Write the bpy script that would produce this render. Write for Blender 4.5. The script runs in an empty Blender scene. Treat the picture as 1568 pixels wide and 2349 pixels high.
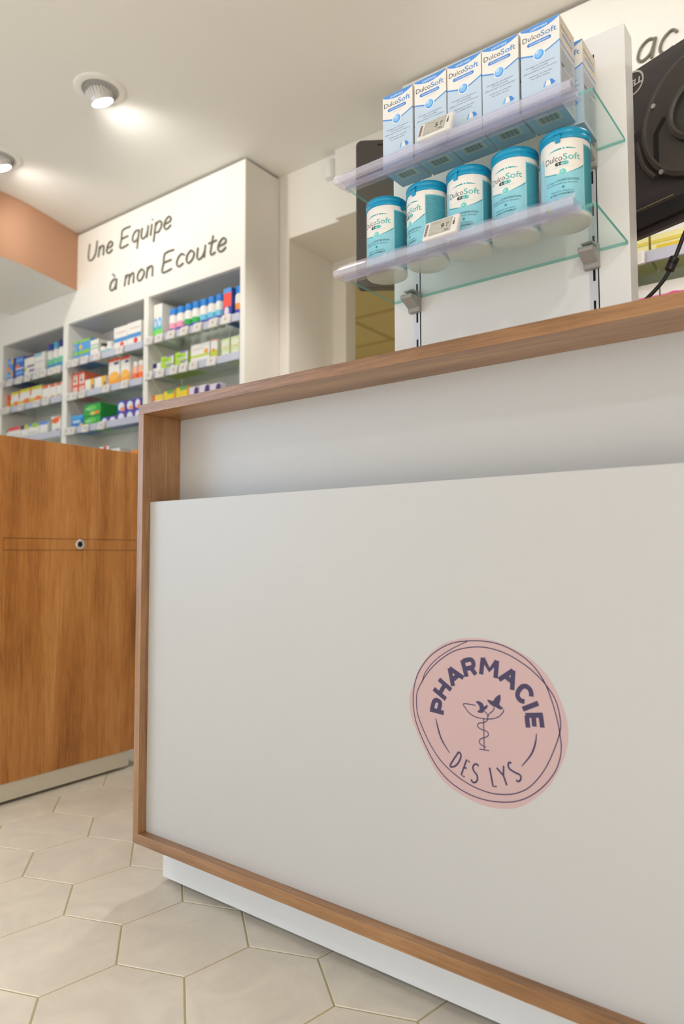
import bpy, bmesh, math, random
from mathutils import Vector, Matrix
random.seed(7)
S = bpy.context.scene
COL = S.collection
PI = math.pi
RHO = 0.0238          # the room's axes are turned this much from the counter's

# ------------------------------------------------------------------ camera
F, YAW, PITCH, ROLL, CH = 1609.606, 0.656463, 0.0583413, -0.0025276, 0.757
fw = Vector((-math.sin(YAW)*math.cos(PITCH), math.cos(YAW)*math.cos(PITCH), math.sin(PITCH)))
rt = Vector((math.cos(YAW), math.sin(YAW), 0)); up = rt.cross(fw)
r2 = math.cos(ROLL)*rt + math.sin(ROLL)*up; u2 = -math.sin(ROLL)*rt + math.cos(ROLL)*up
cd = bpy.data.cameras.new('camera'); cam = bpy.data.objects.new('camera', cd); COL.objects.link(cam)
cam.matrix_world = Matrix(((r2.x,u2.x,-fw.x,0),(r2.y,u2.y,-fw.y,0),(r2.z,u2.z,-fw.z,CH),(0,0,0,1)))
cd.sensor_fit = 'AUTO'; cd.sensor_width = 36; cd.sensor_height = 24; cd.lens = F/2349*36
cd.clip_start = 0.02; cd.clip_end = 60
cd.dof.use_dof = True; cd.dof.focus_distance = 1.36; cd.dof.aperture_fstop = 3.2
S.camera = cam

# ------------------------------------------------------------------ light, exposure
S.view_settings.view_transform = 'Standard'; S.view_settings.look = 'None'
S.view_settings.gamma = 1; S.view_settings.use_curve_mapping = False
S.view_settings.exposure = 0.86
W = bpy.data.worlds.new('world'); S.world = W; W.use_nodes = True
bg = W.node_tree.nodes['Background']; bg.inputs[0].default_value = (0.95, 0.97, 1.0, 1); bg.inputs[1].default_value = 0.2

def RW(x, y, z=0.0):   # room coordinates to world
    return Vector((x*math.cos(RHO)-y*math.sin(RHO), x*math.sin(RHO)+y*math.cos(RHO), z))
def light(name, kind, loc, target, power, col, size=None, size_y=None, cone=None, blend=.5):
    d = bpy.data.lights.new(name, kind); d.energy = power; d.color = col
    if kind == 'AREA':
        d.shape = 'RECTANGLE'; d.size = size; d.size_y = size_y
    else:
        d.shadow_soft_size = size or .03
    if kind == 'SPOT':
        d.spot_size = cone; d.spot_blend = blend
    o = bpy.data.objects.new(name, d); COL.objects.link(o); o.location = loc
    o.rotation_euler = (Vector(target)-Vector(loc)).to_track_quat('-Z', 'Y').to_euler()
    return o
# daylight through the shop window on the left
light('window_daylight', 'AREA', RW(-5.05,-2.3,1.45), RW(0,-.6,1.1), 32, (.50,.72,1.0), 2.6, 1.9)
# shop front behind the photographer
light('shopfront_daylight', 'AREA', RW(1.0,-3.2,1.2), RW(-.4,1,.8), 22, (1.0,.95,.90), 3.0, 2.0)
# unseen area light added to brighten the back room
light('back_room_fill', 'AREA', RW(-3.2,4.6,2.3), RW(-3.2,4.4,0), 60, (1,.88,.66), .5, .5)
# ceiling spots on shelves (one per downlight, visible or just out of frame)
for i, (x, y, tx, ty, tz, p) in enumerate([(-2.262,1.475,-2.36,2.16,2.22,10),(-2.99,1.475,-3.1,2.16,2.2,9),(-3.75,1.45,-3.8,2.16,1.9,9),
                         (-.85,1.45,-.8,2.16,2.0,5),(-.15,1.45,-.3,2.16,1.9,3.5)]):
    light('ceiling_spot', 'SPOT', RW(x,y+.03,2.452), RW(tx,ty,tz), p, (1,.965,.91), .04, cone=math.radians(112), blend=.9)
for i, (x, y, p) in enumerate([(-.8,-1.1,128),(-2.3,-1.0,130),(1.3,-1.0,110),(-3.9,-.8,110),(-.5,-2.6,110),(-3.0,-2.6,110),(-2.6,.0,16),(.1,1.78,40),(-1.7,2.0,26),(1.1,.2,50)]):
    light('ceiling_spot', 'SPOT', RW(x,y,2.40), RW(x,y+.02,0), p, (1,.975,.97), .09, cone=math.radians(96), blend=1)  # unseen spots added for floor bounce and fill in the aisle

light('display_fill_spot', 'SPOT', RW(.9,-.5,2.4), RW(-.5,1.25,1.42), 16, (1,.97,.93), .06, cone=math.radians(52), blend=1)  # unseen fill spot, added to brighten the display from front right

# ------------------------------------------------------------------ materials
def mat(name, col, rough=.5, metal=0, spec=.5, emit=None, es=1, alpha=1, coat=0, trans=0):
    m = bpy.data.materials.new(name); m.use_nodes = True
    p = m.node_tree.nodes['Principled BSDF']
    p.inputs['Base Color'].default_value = (*col, 1); p.inputs['Roughness'].default_value = rough
    p.inputs['Metallic'].default_value = metal; p.inputs['Specular IOR Level'].default_value = spec
    p.inputs['Alpha'].default_value = alpha; p.inputs['Coat Weight'].default_value = coat
    p.inputs['Transmission Weight'].default_value = trans
    if emit: p.inputs['Emission Color'].default_value = (*emit,1); p.inputs['Emission Strength'].default_value = es
    return m
def srgb(r, g, b):
    f = lambda c: (c/255/12.92 if c/255 <= .04045 else ((c/255+.055)/1.055)**2.4)
    return (f(r), f(g), f(b))
def nodes(m): return m.node_tree.nodes, m.node_tree.links
def painted(name, col, rough=.6, scale=3, amt=.03, bump=.0, spec=.4):
    m = mat(name, col, rough, spec=spec); n, l = nodes(m); p = n['Principled BSDF']
    tc = n.new('ShaderNodeTexCoord'); no = n.new('ShaderNodeTexNoise'); no.inputs['Scale'].default_value = scale; no.inputs['Detail'].default_value = 5
    rp = n.new('ShaderNodeValToRGB'); rp.color_ramp.elements[0].position = .3; rp.color_ramp.elements[1].position = .7
    rp.color_ramp.elements[0].color = (*[c*(1-amt) for c in col],1); rp.color_ramp.elements[1].color = (*[min(1,c*(1+amt)) for c in col],1)
    l.new(tc.outputs['Object'], no.inputs['Vector']); l.new(no.outputs['Fac'], rp.inputs['Fac']); l.new(rp.outputs['Color'], p.inputs['Base Color'])
    if bump:
        n2 = n.new('ShaderNodeTexNoise'); n2.inputs['Scale'].default_value = 260; b = n.new('ShaderNodeBump'); b.inputs['Strength'].default_value = bump; b.inputs['Distance'].default_value = .001
        l.new(tc.outputs['Object'], n2.inputs['Vector']); l.new(n2.outputs['Fac'], b.inputs['Height']); l.new(b.outputs['Normal'], p.inputs['Normal'])
    return m
def wood(name, axis, dark, mid, light_, rough=.42, spec=.5, knots=False):
    m = mat(name, mid, rough, spec=spec); n, l = nodes(m); p = n['Principled BSDF']
    tc = n.new('ShaderNodeTexCoord')
    def mapped(s_long, s_cross):
        mp = n.new('ShaderNodeMapping'); s = [s_cross]*3; s['XYZ'.index(axis)] = s_long
        mp.inputs['Scale'].default_value = s; return mp
    def noise(s_long, s_cross, scale, detail, dist=0, rough_=.6):
        mp = mapped(s_long, s_cross); no = n.new('ShaderNodeTexNoise'); no.inputs['Scale'].default_value = scale
        no.inputs['Detail'].default_value = detail; no.inputs['Distortion'].default_value = dist; no.inputs['Roughness'].default_value = rough_
        l.new(tc.outputs['Object'], mp.inputs['Vector']); l.new(mp.outputs['Vector'], no.inputs['Vector']); return no
    fine = noise(9, 170, 1, 6, .1, .8); band = noise(.7, 13, 1, 4, .7); blot = noise(2.2, 7, 1, 3, 1.5); vein = noise(.9, 30, 1, 2, 1.1)
    def math_(op, a, b):
        x = n.new('ShaderNodeMath'); x.operation = op
        for i, v in enumerate((a, b)):
            if isinstance(v, (int, float)): x.inputs[i].default_value = v
            else: l.new(v, x.inputs[i])
        return x.outputs[0]
    t = math_('ADD', math_('MULTIPLY', fine.outputs['Fac'], .54), math_('ADD', math_('MULTIPLY', band.outputs['Fac'], .55), math_('MULTIPLY', blot.outputs['Fac'], .30)))
    rp = n.new('ShaderNodeValToRGB'); e = rp.color_ramp.elements
    e[0].position = .52; e[0].color = (*dark,1); e[1].position = .87; e[1].color = (*light_,1)
    x = e.new(.69); x.color = (*mid,1)
    l.new(t, rp.inputs['Fac'])
    # thin dark veins
    v = math_('ABSOLUTE', math_('SUBTRACT', vein.outputs['Fac'], .5), 0)
    vr = n.new('ShaderNodeValToRGB'); vr.color_ramp.elements[0].position = 0; vr.color_ramp.elements[0].color = (.62,.58,.54,1); vr.color_ramp.elements[1].position = .022; vr.color_ramp.elements[1].color = (1,1,1,1)
    l.new(v, vr.inputs['Fac'])
    mx = n.new('ShaderNodeMix'); mx.data_type = 'RGBA'; mx.blend_type = 'MULTIPLY'; mx.inputs['Factor'].default_value = .55
    l.new(rp.outputs['Color'], mx.inputs['A']); l.new(vr.outputs['Color'], mx.inputs['B'])
    out = mx.outputs['Result']
    if knots:
        mp = n.new('ShaderNodeMapping'); s = [3.2]*3; s['XYZ'.index(axis)] = 1.5; mp.inputs['Scale'].default_value = s
        mp.inputs['Location'].default_value = (.3,.25,.6)
        vo = n.new('ShaderNodeTexVoronoi'); vo.inputs['Scale'].default_value = 1.0
        nz = n.new('ShaderNodeTexNoise'); nz.inputs['Scale'].default_value = 9
        ad = n.new('ShaderNodeVectorMath'); ad.operation = 'MULTIPLY_ADD'; ad.inputs[1].default_value = (.12,.12,.12)
        l.new(tc.outputs['Object'], mp.inputs['Vector']); l.new(tc.outputs['Object'], nz.inputs['Vector'])
        l.new(nz.outputs['Color'], ad.inputs[0]); l.new(mp.outputs['Vector'], ad.inputs[2]); l.new(ad.outputs[0], vo.inputs['Vector'])
        kr = n.new('ShaderNodeValToRGB'); kr.color_ramp.elements[0].position = .06; kr.color_ramp.elements[0].color = (.38,.32,.27,1); kr.color_ramp.elements[1].position = .30; kr.color_ramp.elements[1].color = (1,1,1,1)
        l.new(vo.outputs['Distance'], kr.inputs['Fac'])
        m2 = n.new('ShaderNodeMix'); m2.data_type = 'RGBA'; m2.blend_type = 'MULTIPLY'; m2.inputs['Factor'].default_value = .8
        l.new(out, m2.inputs['A']); l.new(kr.outputs['Color'], m2.inputs['B']); out = m2.outputs['Result']
    l.new(out, p.inputs['Base Color'])
    b = n.new('ShaderNodeBump'); b.inputs['Strength'].default_value = .12; b.inputs['Distance'].default_value = .0006
    l.new(fine.outputs['Fac'], b.inputs['Height']); l.new(b.outputs['Normal'], p.inputs['Normal'])
    return m
def see_through(name, tint, body, mix_body, gloss=1.0, rough=.03, refl=.45):
    m = bpy.data.materials.new(name); m.use_nodes = True; n, l = nodes(m); n.remove(n['Principled BSDF'])
    out = [x for x in n if x.type == 'OUTPUT_MATERIAL'][0]
    tr = n.new('ShaderNodeBsdfTransparent'); tr.inputs[0].default_value = (*tint,1)
    gl = n.new('ShaderNodeBsdfGlossy'); gl.inputs['Roughness'].default_value = rough; gl.inputs[0].default_value = (gloss,gloss,gloss,1)
    df = n.new('ShaderNodeBsdfDiffuse'); df.inputs[0].default_value = (*body,1)
    lw = n.new('ShaderNodeLayerWeight'); lw.inputs[0].default_value = .5
    pw = n.new('ShaderNodeMath'); pw.operation = 'POWER'; l.new(lw.outputs['Facing'], pw.inputs[0]); pw.inputs[1].default_value = 5
    fr = n.new('ShaderNodeMath'); fr.operation = 'MULTIPLY_ADD'; l.new(pw.outputs[0], fr.inputs[0]); fr.inputs[1].default_value = refl; fr.inputs[2].default_value = .025
    m1 = n.new('ShaderNodeMixShader'); m1.inputs[0].default_value = mix_body; l.new(tr.outputs[0], m1.inputs[1]); l.new(df.outputs[0], m1.inputs[2])
    m2 = n.new('ShaderNodeMixShader'); l.new(fr.outputs[0], m2.inputs[0]); l.new(m1.outputs[0], m2.inputs[1]); l.new(gl.outputs[0], m2.inputs[2])
    l.new(m2.outputs[0], out.inputs[0]); return m
M = {}
M['ceiling'] = painted('ceiling_paint', (.85,.82,.76), .85, 1.5, .015)
M['wall'] = painted('wall_paint', (.80,.76,.68), .8, 2, .02)
M['white_lam'] = painted('white_laminate', (.54,.538,.536), .38, 2, .008, spec=.5)
M['header'] = painted('white_board', (.88,.855,.79), .5, 2, .008)
M['pink'] = painted('pink_paint', (.54,.30,.185), .8, 2, .02)
M['wood_x'] = wood('oak_laminate_long', 'X', srgb(120,82,48), srgb(158,114,72), srgb(190,146,102), .30, .75)
M['wood_z'] = wood('oak_laminate_upright', 'Z', srgb(120,82,48), srgb(156,112,70), srgb(186,142,98), .30, .75)
M['wood_side'] = wood('oak_laminate_side', 'Z', srgb(150,95,44), srgb(194,130,68), srgb(218,158,94), knots=True)
M['plinth'] = painted('plinth_grey_white', (.82,.845,.87), .35, 2, .01)
M['plinth_warm'] = painted('plinth_beige', (.68,.63,.52), .45, 2, .01)
M['grout'] = painted('grout', srgb(176,164,124), .9, 30, .08)
M['glass'] = see_through('shelf_glass', (.94,.98,.975), (.5,.8,.78), .03)
M['glass_edge'] = see_through('shelf_glass_edge', (.35,.75,.68), (.05,.42,.36), .45)
M['acrylic'] = see_through('clear_acrylic', (.955,.95,.985), (.80,.79,.92), .13, 1.0, .16)
M['acrylic_ridge'] = see_through('acrylic_ridge', (.93,.92,.97), (.90,.89,.97), .24, 1.0, .12)
M['black'] = mat('black_plastic', (.012,.012,.013), .42)
M['mon'] = mat('charcoal_plastic', (.052,.045,.050), .36)
M['mon2'] = mat('dark_grey_metal', (.050,.042,.038), .38)
M['silver'] = mat('zinc_screw', (.75,.75,.76), .25, .9)
M['grey_bracket'] = mat('grey_bracket_plastic', (.40,.39,.37), .4)
M['white_pl'] = mat('white_plastic', (.80,.78,.74), .4)
M['eink'] = mat('grey_paper_screen', (.52,.50,.44), .35)
M['ink'] = mat('dark_ink', (.05,.045,.045), .6)
M['rail_metal'] = mat('slotted_rail_metal', (.70,.72,.78), .35, .3)
M['slot'] = mat('slot_shadow_black', (.008,.008,.006), .9)
M['lampglow'] = mat('lamp_face', (1,1,1), .5, emit=(1,.97,.93), es=9)
M['lamp_fin'] = mat('lamp_aluminium', (.72,.70,.70), .35, .4)
M['letter'] = mat('brushed_letter_metal', (.17,.155,.115), .45, .2)
M['navy'] = mat('navy_print', srgb(62,52,88), .55)
M['blush'] = mat('blush_print', srgb(198,168,169), .55)
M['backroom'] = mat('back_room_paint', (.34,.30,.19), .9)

# ------------------------------------------------------------------ helpers
class MB:
    def __init__(s): s.v = []; s.f = []; s.mi = []; s.mats = []
    def m(s, mt):
        if mt not in s.mats: s.mats.append(mt)
        return s.mats.index(mt)
    def face(s, pts, mt):
        i = len(s.v); s.v += [tuple(p) for p in pts]; s.f.append(list(range(i, i+len(pts)))); s.mi.append(s.m(mt))
    def box(s, x0, x1, y0, y1, z0, z1, mt, sides=None):
        i = len(s.v); s.v += [(x,y,z) for x in (x0,x1) for y in (y0,y1) for z in (z0,z1)]
        fs = {'-x':(0,1,3,2),'+x':(4,6,7,5),'-y':(0,4,5,1),'+y':(2,3,7,6),'-z':(0,2,6,4),'+z':(1,5,7,3)}
        for k, f in fs.items():
            s.f.append([i+a for a in f]); s.mi.append(s.m((sides or {}).get(k, mt)))
    def grid(s, rows, mt, closed=False):      # rows of equal length point lists
        i = len(s.v); n = len(rows[0])
        for r in rows: s.v += [tuple(p) for p in r]
        for a in range(len(rows)-1):
            for b in range(n if closed else n-1):
                c = (b+1) % n
                s.f.append([i+a*n+b, i+a*n+c, i+(a+1)*n+c, i+(a+1)*n+b]); s.mi.append(s.m(mt))
    def prism(s, prof, x0, x1, mt, cap=True):  # prof of (y,z), extruded along x
        i = len(s.v); n = len(prof)
        for x in (x0, x1): s.v += [(x, y, z) for y, z in prof]
        k = s.m(mt)
        for a in range(n): s.f.append([i+a, i+(a+1)%n, i+n+(a+1)%n, i+n+a]); s.mi.append(k)
        if cap: s.f.append(list(range(i+n-1, i-1, -1))); s.f.append(list(range(i+n, i+2*n))); s.mi += [k, k]
    def lathe(s, prof, mt, seg=48, c=(0,0,0), closed_ends=True):
        i = len(s.v); n = len(prof)
        for r, z in prof:
            for a in range(seg): s.v.append((c[0]+r*math.cos(2*PI*a/seg), c[1]+r*math.sin(2*PI*a/seg), c[2]+z))
        k = s.m(mt)
        for a in range(n-1):
            for b in range(seg): s.f.append([i+a*seg+b, i+a*seg+(b+1)%seg, i+(a+1)*seg+(b+1)%seg, i+(a+1)*seg+b]); s.mi.append(k)
        if closed_ends:
            s.f.append([i+b for b in range(seg-1,-1,-1)]); s.f.append([i+(n-1)*seg+b for b in range(seg)]); s.mi += [k,k]
    def tube(s, pts, r, mt, seg=8, flat=None):
        pts = [Vector(p) for p in pts]; rows = []; nrm = None
        for i, p in enumerate(pts):
            d = (pts[min(i+1,len(pts)-1)] - pts[max(i-1,0)]).normalized()
            a = Vector((0,0,1)) if abs(d.z) < .9 else Vector((0,1,0))
            if nrm is None: nrm = (a - d*a.dot(d)).normalized()
            else: nrm = (nrm - d*nrm.dot(d)).normalized()
            b = d.cross(nrm); rr = r[i] if isinstance(r, (list,tuple)) else r
            rows.append([p + (nrm*math.cos(2*PI*k/seg) + b*math.sin(2*PI*k/seg))*rr for k in range(seg)])
        s.grid(rows, mt, True); s.face(rows[0][::-1], mt); s.face(rows[-1], mt)
    def build(s, name, parent=None, loc=None, rot=None, smooth=False, bevel=0, angle=40):
        me = bpy.data.meshes.new(name); me.from_pydata(s.v, [], s.f)
        for mt in s.mats: me.materials.append(mt)
        me.polygons.foreach_set('material_index', s.mi); me.update()
        bm = bmesh.new(); bm.from_mesh(me)
        if s.fix: bmesh.ops.recalc_face_normals(bm, faces=bm.faces)
        bm.to_mesh(me); bm.free()
        if smooth: me.shade_smooth() if hasattr(me,'shade_smooth') else None
        o = bpy.data.objects.new(name, me); COL.objects.link(o)
        if parent: o.parent = parent
        if loc is not None: o.location = loc
        if rot is not None: o.rotation_euler = rot
        if smooth:
            try: me.set_sharp_from_angle(angle=math.radians(angle))
            except Exception: pass
        if bevel:
            b = o.modifiers.new('bevel', 'BEVEL'); b.width = bevel; b.segments = 2; b.limit_method = 'ANGLE'; b.angle_limit = math.radians(50)
        return o
    fix = True
def thing(name, label, cat, loc=(0,0,0), rz=0, group=None):
    o = bpy.data.objects.new(name, None); COL.objects.link(o); o.location = loc; o.rotation_euler = (0,0,rz); o.empty_display_size = .05
    return tag(o, label, cat, group)
def tag(o, label, cat, group=None):
    o['label'] = label; o['category'] = cat
    if group: o['group'] = group
    return o
def struct(o, label=None):
    o['kind'] = 'structure'
    if label: o['label'] = label
    return o
def catmull(pts, closed=False, k=5):
    n = len(pts); out = []
    for i in range(n if closed else n-1):
        p = [pts[(i+j) % n] if closed else pts[min(max(i+j,0),n-1)] for j in (-1,0,1,2)]
        for s_ in range(k):
            t = s_/k
            out.append(tuple(.5*((2*p[1][d]) + (-p[0][d]+p[2][d])*t + (2*p[0][d]-5*p[1][d]+4*p[2][d]-p[3][d])*t*t + (-p[0][d]+3*p[1][d]-3*p[2][d]+p[3][d])*t**3) for d in range(len(p[0]))))
    if not closed: out.append(tuple(pts[-1]))
    return out
def ribbon(pts, w, closed=False, taper=False):   # 2-D polyline to strip of quads
    n = len(pts); L = []; R_ = []
    for i in range(n):
        a = pts[(i-1) % n] if closed else pts[max(i-1,0)]; b = pts[(i+1) % n] if closed else pts[min(i+1,n-1)]
        dx, dy = b[0]-a[0], b[1]-a[1]; d = math.hypot(dx,dy) or 1e-9
        ww = w/2*(1 if not taper else .45+.55*math.sin(PI*i/(n-1)))
        L.append((pts[i][0]-dy/d*ww, pts[i][1]+dx/d*ww)); R_.append((pts[i][0]+dy/d*ww, pts[i][1]-dx/d*ww))
    q = []
    for i in range(n if closed else n-1):
        j = (i+1) % n; q.append([L[i],L[j],R_[j],R_[i]])
    return q
_tc = {}
def text_tris(s, shear=0.0, bold=0.0):
    """flat polygons of a line of text, cap height 1, starting at x=0"""
    key = (s, shear, bold)
    if key in _tc: return _tc[key]
    c = bpy.data.curves.new('t','FONT'); c.body = s; c.size = 1; c.shear = shear; c.offset = bold; c.resolution_u = 3
    o = bpy.data.objects.new('t', c); COL.objects.link(o); bpy.context.view_layer.update()
    me = bpy.data.meshes.new_from_object(o.evaluated_get(bpy.context.evaluated_depsgraph_get()))
    vs = [(v.co.x, v.co.y) for v in me.vertices]; ps = [[vs[i] for i in p.vertices] for p in me.polygons]
    bpy.data.objects.remove(o); bpy.data.curves.remove(c); bpy.data.meshes.remove(me)
    xs = [v[0] for v in vs] or [0]; x0 = min(xs); w = max(xs)-x0; k = 1/.72
    r = ([[((x-x0)*k, y*k) for x, y in p] for p in ps], w*k)
    _tc[key] = r; return r
BLOB=[(-0.637,0.512),(-0.6332,0.5266),(-0.621,0.5581),(-0.609,0.5772),(-0.5903,0.5968),(-0.5674,0.6114),(-0.5451,0.6189),(-0.5212,0.6225),(-0.496,0.6224),(-0.4674,0.6171),(-0.4399,0.6073),(-0.419,0.5955),(-0.4005,0.5785),(-0.3862,0.5571),(-0.3759,0.5339),(-0.3701,0.5121),(-0.3691,0.4898),(-0.3737,0.4666),(-0.3832,0.4441),(-0.3963,0.4208),(-0.4133,0.4017),(-0.4325,0.3854),(-0.4499,0.3754),(-0.4697,0.3697),(-0.4918,0.3674),(-0.5165,0.3695),(-0.5419,0.3764),(-0.568,0.3874),(-0.5879,0.4048),(-0.606,0.431),(-0.622,0.4601),(-0.6336,0.4863)]
RINGS=[[(-0.6227,0.5078),(-0.6213,0.526),(-0.6129,0.5429),(-0.5975,0.5644),(-0.5745,0.5853),(-0.5475,0.6013),(-0.5129,0.6092),(-0.4838,0.6083),(-0.4557,0.6005),(-0.4287,0.5865),(-0.41,0.5722),(-0.399,0.5609),(-0.3883,0.5463),(-0.3823,0.5295),(-0.3796,0.5107),(-0.3812,0.4966),(-0.3879,0.4763),(-0.3994,0.4499),(-0.4128,0.4282),(-0.4301,0.4089),(-0.4496,0.397),(-0.4693,0.3912),(-0.4935,0.389),(-0.5225,0.3935),(-0.5502,0.4042),(-0.5765,0.4214),(-0.5966,0.4443),(-0.6125,0.4714),(-0.6205,0.4901)],[(-0.6291,0.513),(-0.6272,0.5333),(-0.6186,0.5583),(-0.5996,0.5841),(-0.5742,0.603),(-0.5474,0.6139),(-0.5107,0.6189),(-0.4775,0.6172),(-0.4497,0.6083),(-0.4266,0.5948),(-0.4099,0.5776),(-0.3991,0.5592),(-0.3903,0.5355),(-0.3836,0.5102),(-0.3804,0.4897),(-0.3793,0.476),(-0.382,0.4582),(-0.3905,0.4376),(-0.4075,0.4151),(-0.4285,0.3968),(-0.4498,0.3853),(-0.4735,0.3791),(-0.4998,0.3767),(-0.529,0.38),(-0.5591,0.391),(-0.5834,0.4096),(-0.6036,0.4373),(-0.6219,0.472),(-0.6283,0.4971)]]
RING_ARC=[(-0.6117,0.544),(-0.6057,0.5596),(-0.5928,0.5758),(-0.5744,0.5912),(-0.5519,0.6048),(-0.5278,0.6167)]
BOLD=[[[(-0.5715,0.4991),(-0.5971,0.5016)],[(-0.5932,0.5013),(-0.5905,0.5129),(-0.5866,0.5175),(-0.5816,0.5173),(-0.578,0.5135),(-0.5811,0.5013)]],[[(-0.5898,0.5356),(-0.5674,0.5216)],[(-0.5798,0.552),(-0.5576,0.5373)],[(-0.579,0.5286),(-0.5687,0.5448)]],[[(-0.5603,0.5716),(-0.5542,0.5439)],[(-0.5603,0.5716),(-0.5355,0.5586)],[(-0.5554,0.5531),(-0.5454,0.5615)]],[[(-0.5372,0.5867),(-0.5298,0.5612)],[(-0.5358,0.5849),(-0.526,0.5883),(-0.52,0.5877),(-0.5176,0.5828),(-0.5198,0.5772),(-0.5322,0.5732)],[(-0.5219,0.5757),(-0.5136,0.5661)]],[[(-0.5047,0.5675),(-0.5012,0.5935)],[(-0.5012,0.5928),(-0.4905,0.5754),(-0.478,0.5902)],[(-0.4774,0.5912),(-0.4804,0.5644)]],[[(-0.4512,0.5789),(-0.4748,0.5623)],[(-0.4512,0.5789),(-0.4535,0.5493)],[(-0.4647,0.5687),(-0.4525,0.5613)]],[[(-0.4232,0.5431),(-0.424,0.551),(-0.4292,0.5567),(-0.4366,0.5564),(-0.4429,0.5497),(-0.445,0.5421),(-0.4412,0.5359),(-0.4339,0.5343)]],[[(-0.4372,0.5227),(-0.4126,0.5348)]],[[(-0.4329,0.5142),(-0.4058,0.5183)],[(-0.431,0.5141),(-0.4292,0.4968)],[(-0.4205,0.5156),(-0.4193,0.4997)],[(-0.4092,0.5171),(-0.4071,0.5001)]]]
SIDE_ARCS=[[(-0.5865,0.4885),(-0.5826,0.4738),(-0.576,0.4564),(-0.5618,0.4374)],[(-0.4163,0.49),(-0.4185,0.4749),(-0.4254,0.4578),(-0.4401,0.4386)]]
THIN=[[(-0.5453,0.4421),(-0.5609,0.4184),(-0.5555,0.4169),(-0.5489,0.4215),(-0.5433,0.4301),(-0.5415,0.438),(-0.5453,0.4421)],[(-0.5262,0.429),(-0.5315,0.4322),(-0.5415,0.4067),(-0.5355,0.405)],[(-0.5364,0.4196),(-0.5317,0.4186)],[(-0.5115,0.4254),(-0.5136,0.4282),(-0.5182,0.427),(-0.521,0.4218),(-0.519,0.4166),(-0.5138,0.411),(-0.5139,0.4035),(-0.5182,0.3995),(-0.5224,0.4),(-0.524,0.4034)],[(-0.4925,0.427),(-0.4872,0.3998),(-0.4811,0.4007)],[(-0.4807,0.4287),(-0.4698,0.4192)],[(-0.4692,0.4339),(-0.4698,0.4192),(-0.4645,0.4057)],[(-0.4566,0.4398),(-0.4595,0.4407),(-0.462,0.437),(-0.4597,0.4311),(-0.451,0.4273),(-0.4432,0.4251),(-0.4418,0.42),(-0.4453,0.4152),(-0.4496,0.4162)]]
CUP=[[(-0.5147,0.5185),(-0.5356,0.5183),(-0.5314,0.5108),(-0.523,0.5034),(-0.5104,0.4999),(-0.4917,0.5006),(-0.4774,0.5054),(-0.4692,0.5135),(-0.4675,0.5183)],[(-0.5014,0.4992),(-0.5011,0.4527)],[(-0.5094,0.4522),(-0.4925,0.4525)],[(-0.4832,0.5199),(-0.4853,0.5141),(-0.4916,0.5086),(-0.4941,0.5036),(-0.4948,0.4989),(-0.5,0.4944),(-0.5094,0.4917),(-0.512,0.487),(-0.5064,0.4832),(-0.4961,0.481),(-0.4935,0.4767),(-0.4973,0.4725),(-0.5067,0.4682),(-0.5093,0.4631),(-0.5058,0.459),(-0.4979,0.4569)],[(-0.5008,0.5124),(-0.4957,0.5081),(-0.4941,0.5036)]]
LEAF=[[(-0.5142,0.5244),(-0.5089,0.5256),(-0.5027,0.523),(-0.5001,0.5187),(-0.4944,0.5222),(-0.4956,0.5165),(-0.5008,0.5124),(-0.5019,0.5091),(-0.5082,0.5077),(-0.5119,0.5096),(-0.5081,0.5129),(-0.5084,0.5176),(-0.5111,0.521)],[(-0.4732,0.5401),(-0.4725,0.5324),(-0.4746,0.5247),(-0.4691,0.5208),(-0.4701,0.5183),(-0.4752,0.5177),(-0.4802,0.52),(-0.4842,0.5207),(-0.4903,0.5237),(-0.4949,0.5296),(-0.4892,0.5294),(-0.4847,0.5294),(-0.4809,0.535)]]

# ================================================================== THE SETTING
R0 = (0,0,RHO)
def room_box(name, x0,x1,y0,y1,z0,z1, mt, kind=True, sides=None, bevel=0):
    b = MB(); b.box(x0,x1,y0,y1,z0,z1,mt,sides); o = b.build(name, rot=R0, bevel=bevel)
    return struct(o) if kind else o
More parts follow.
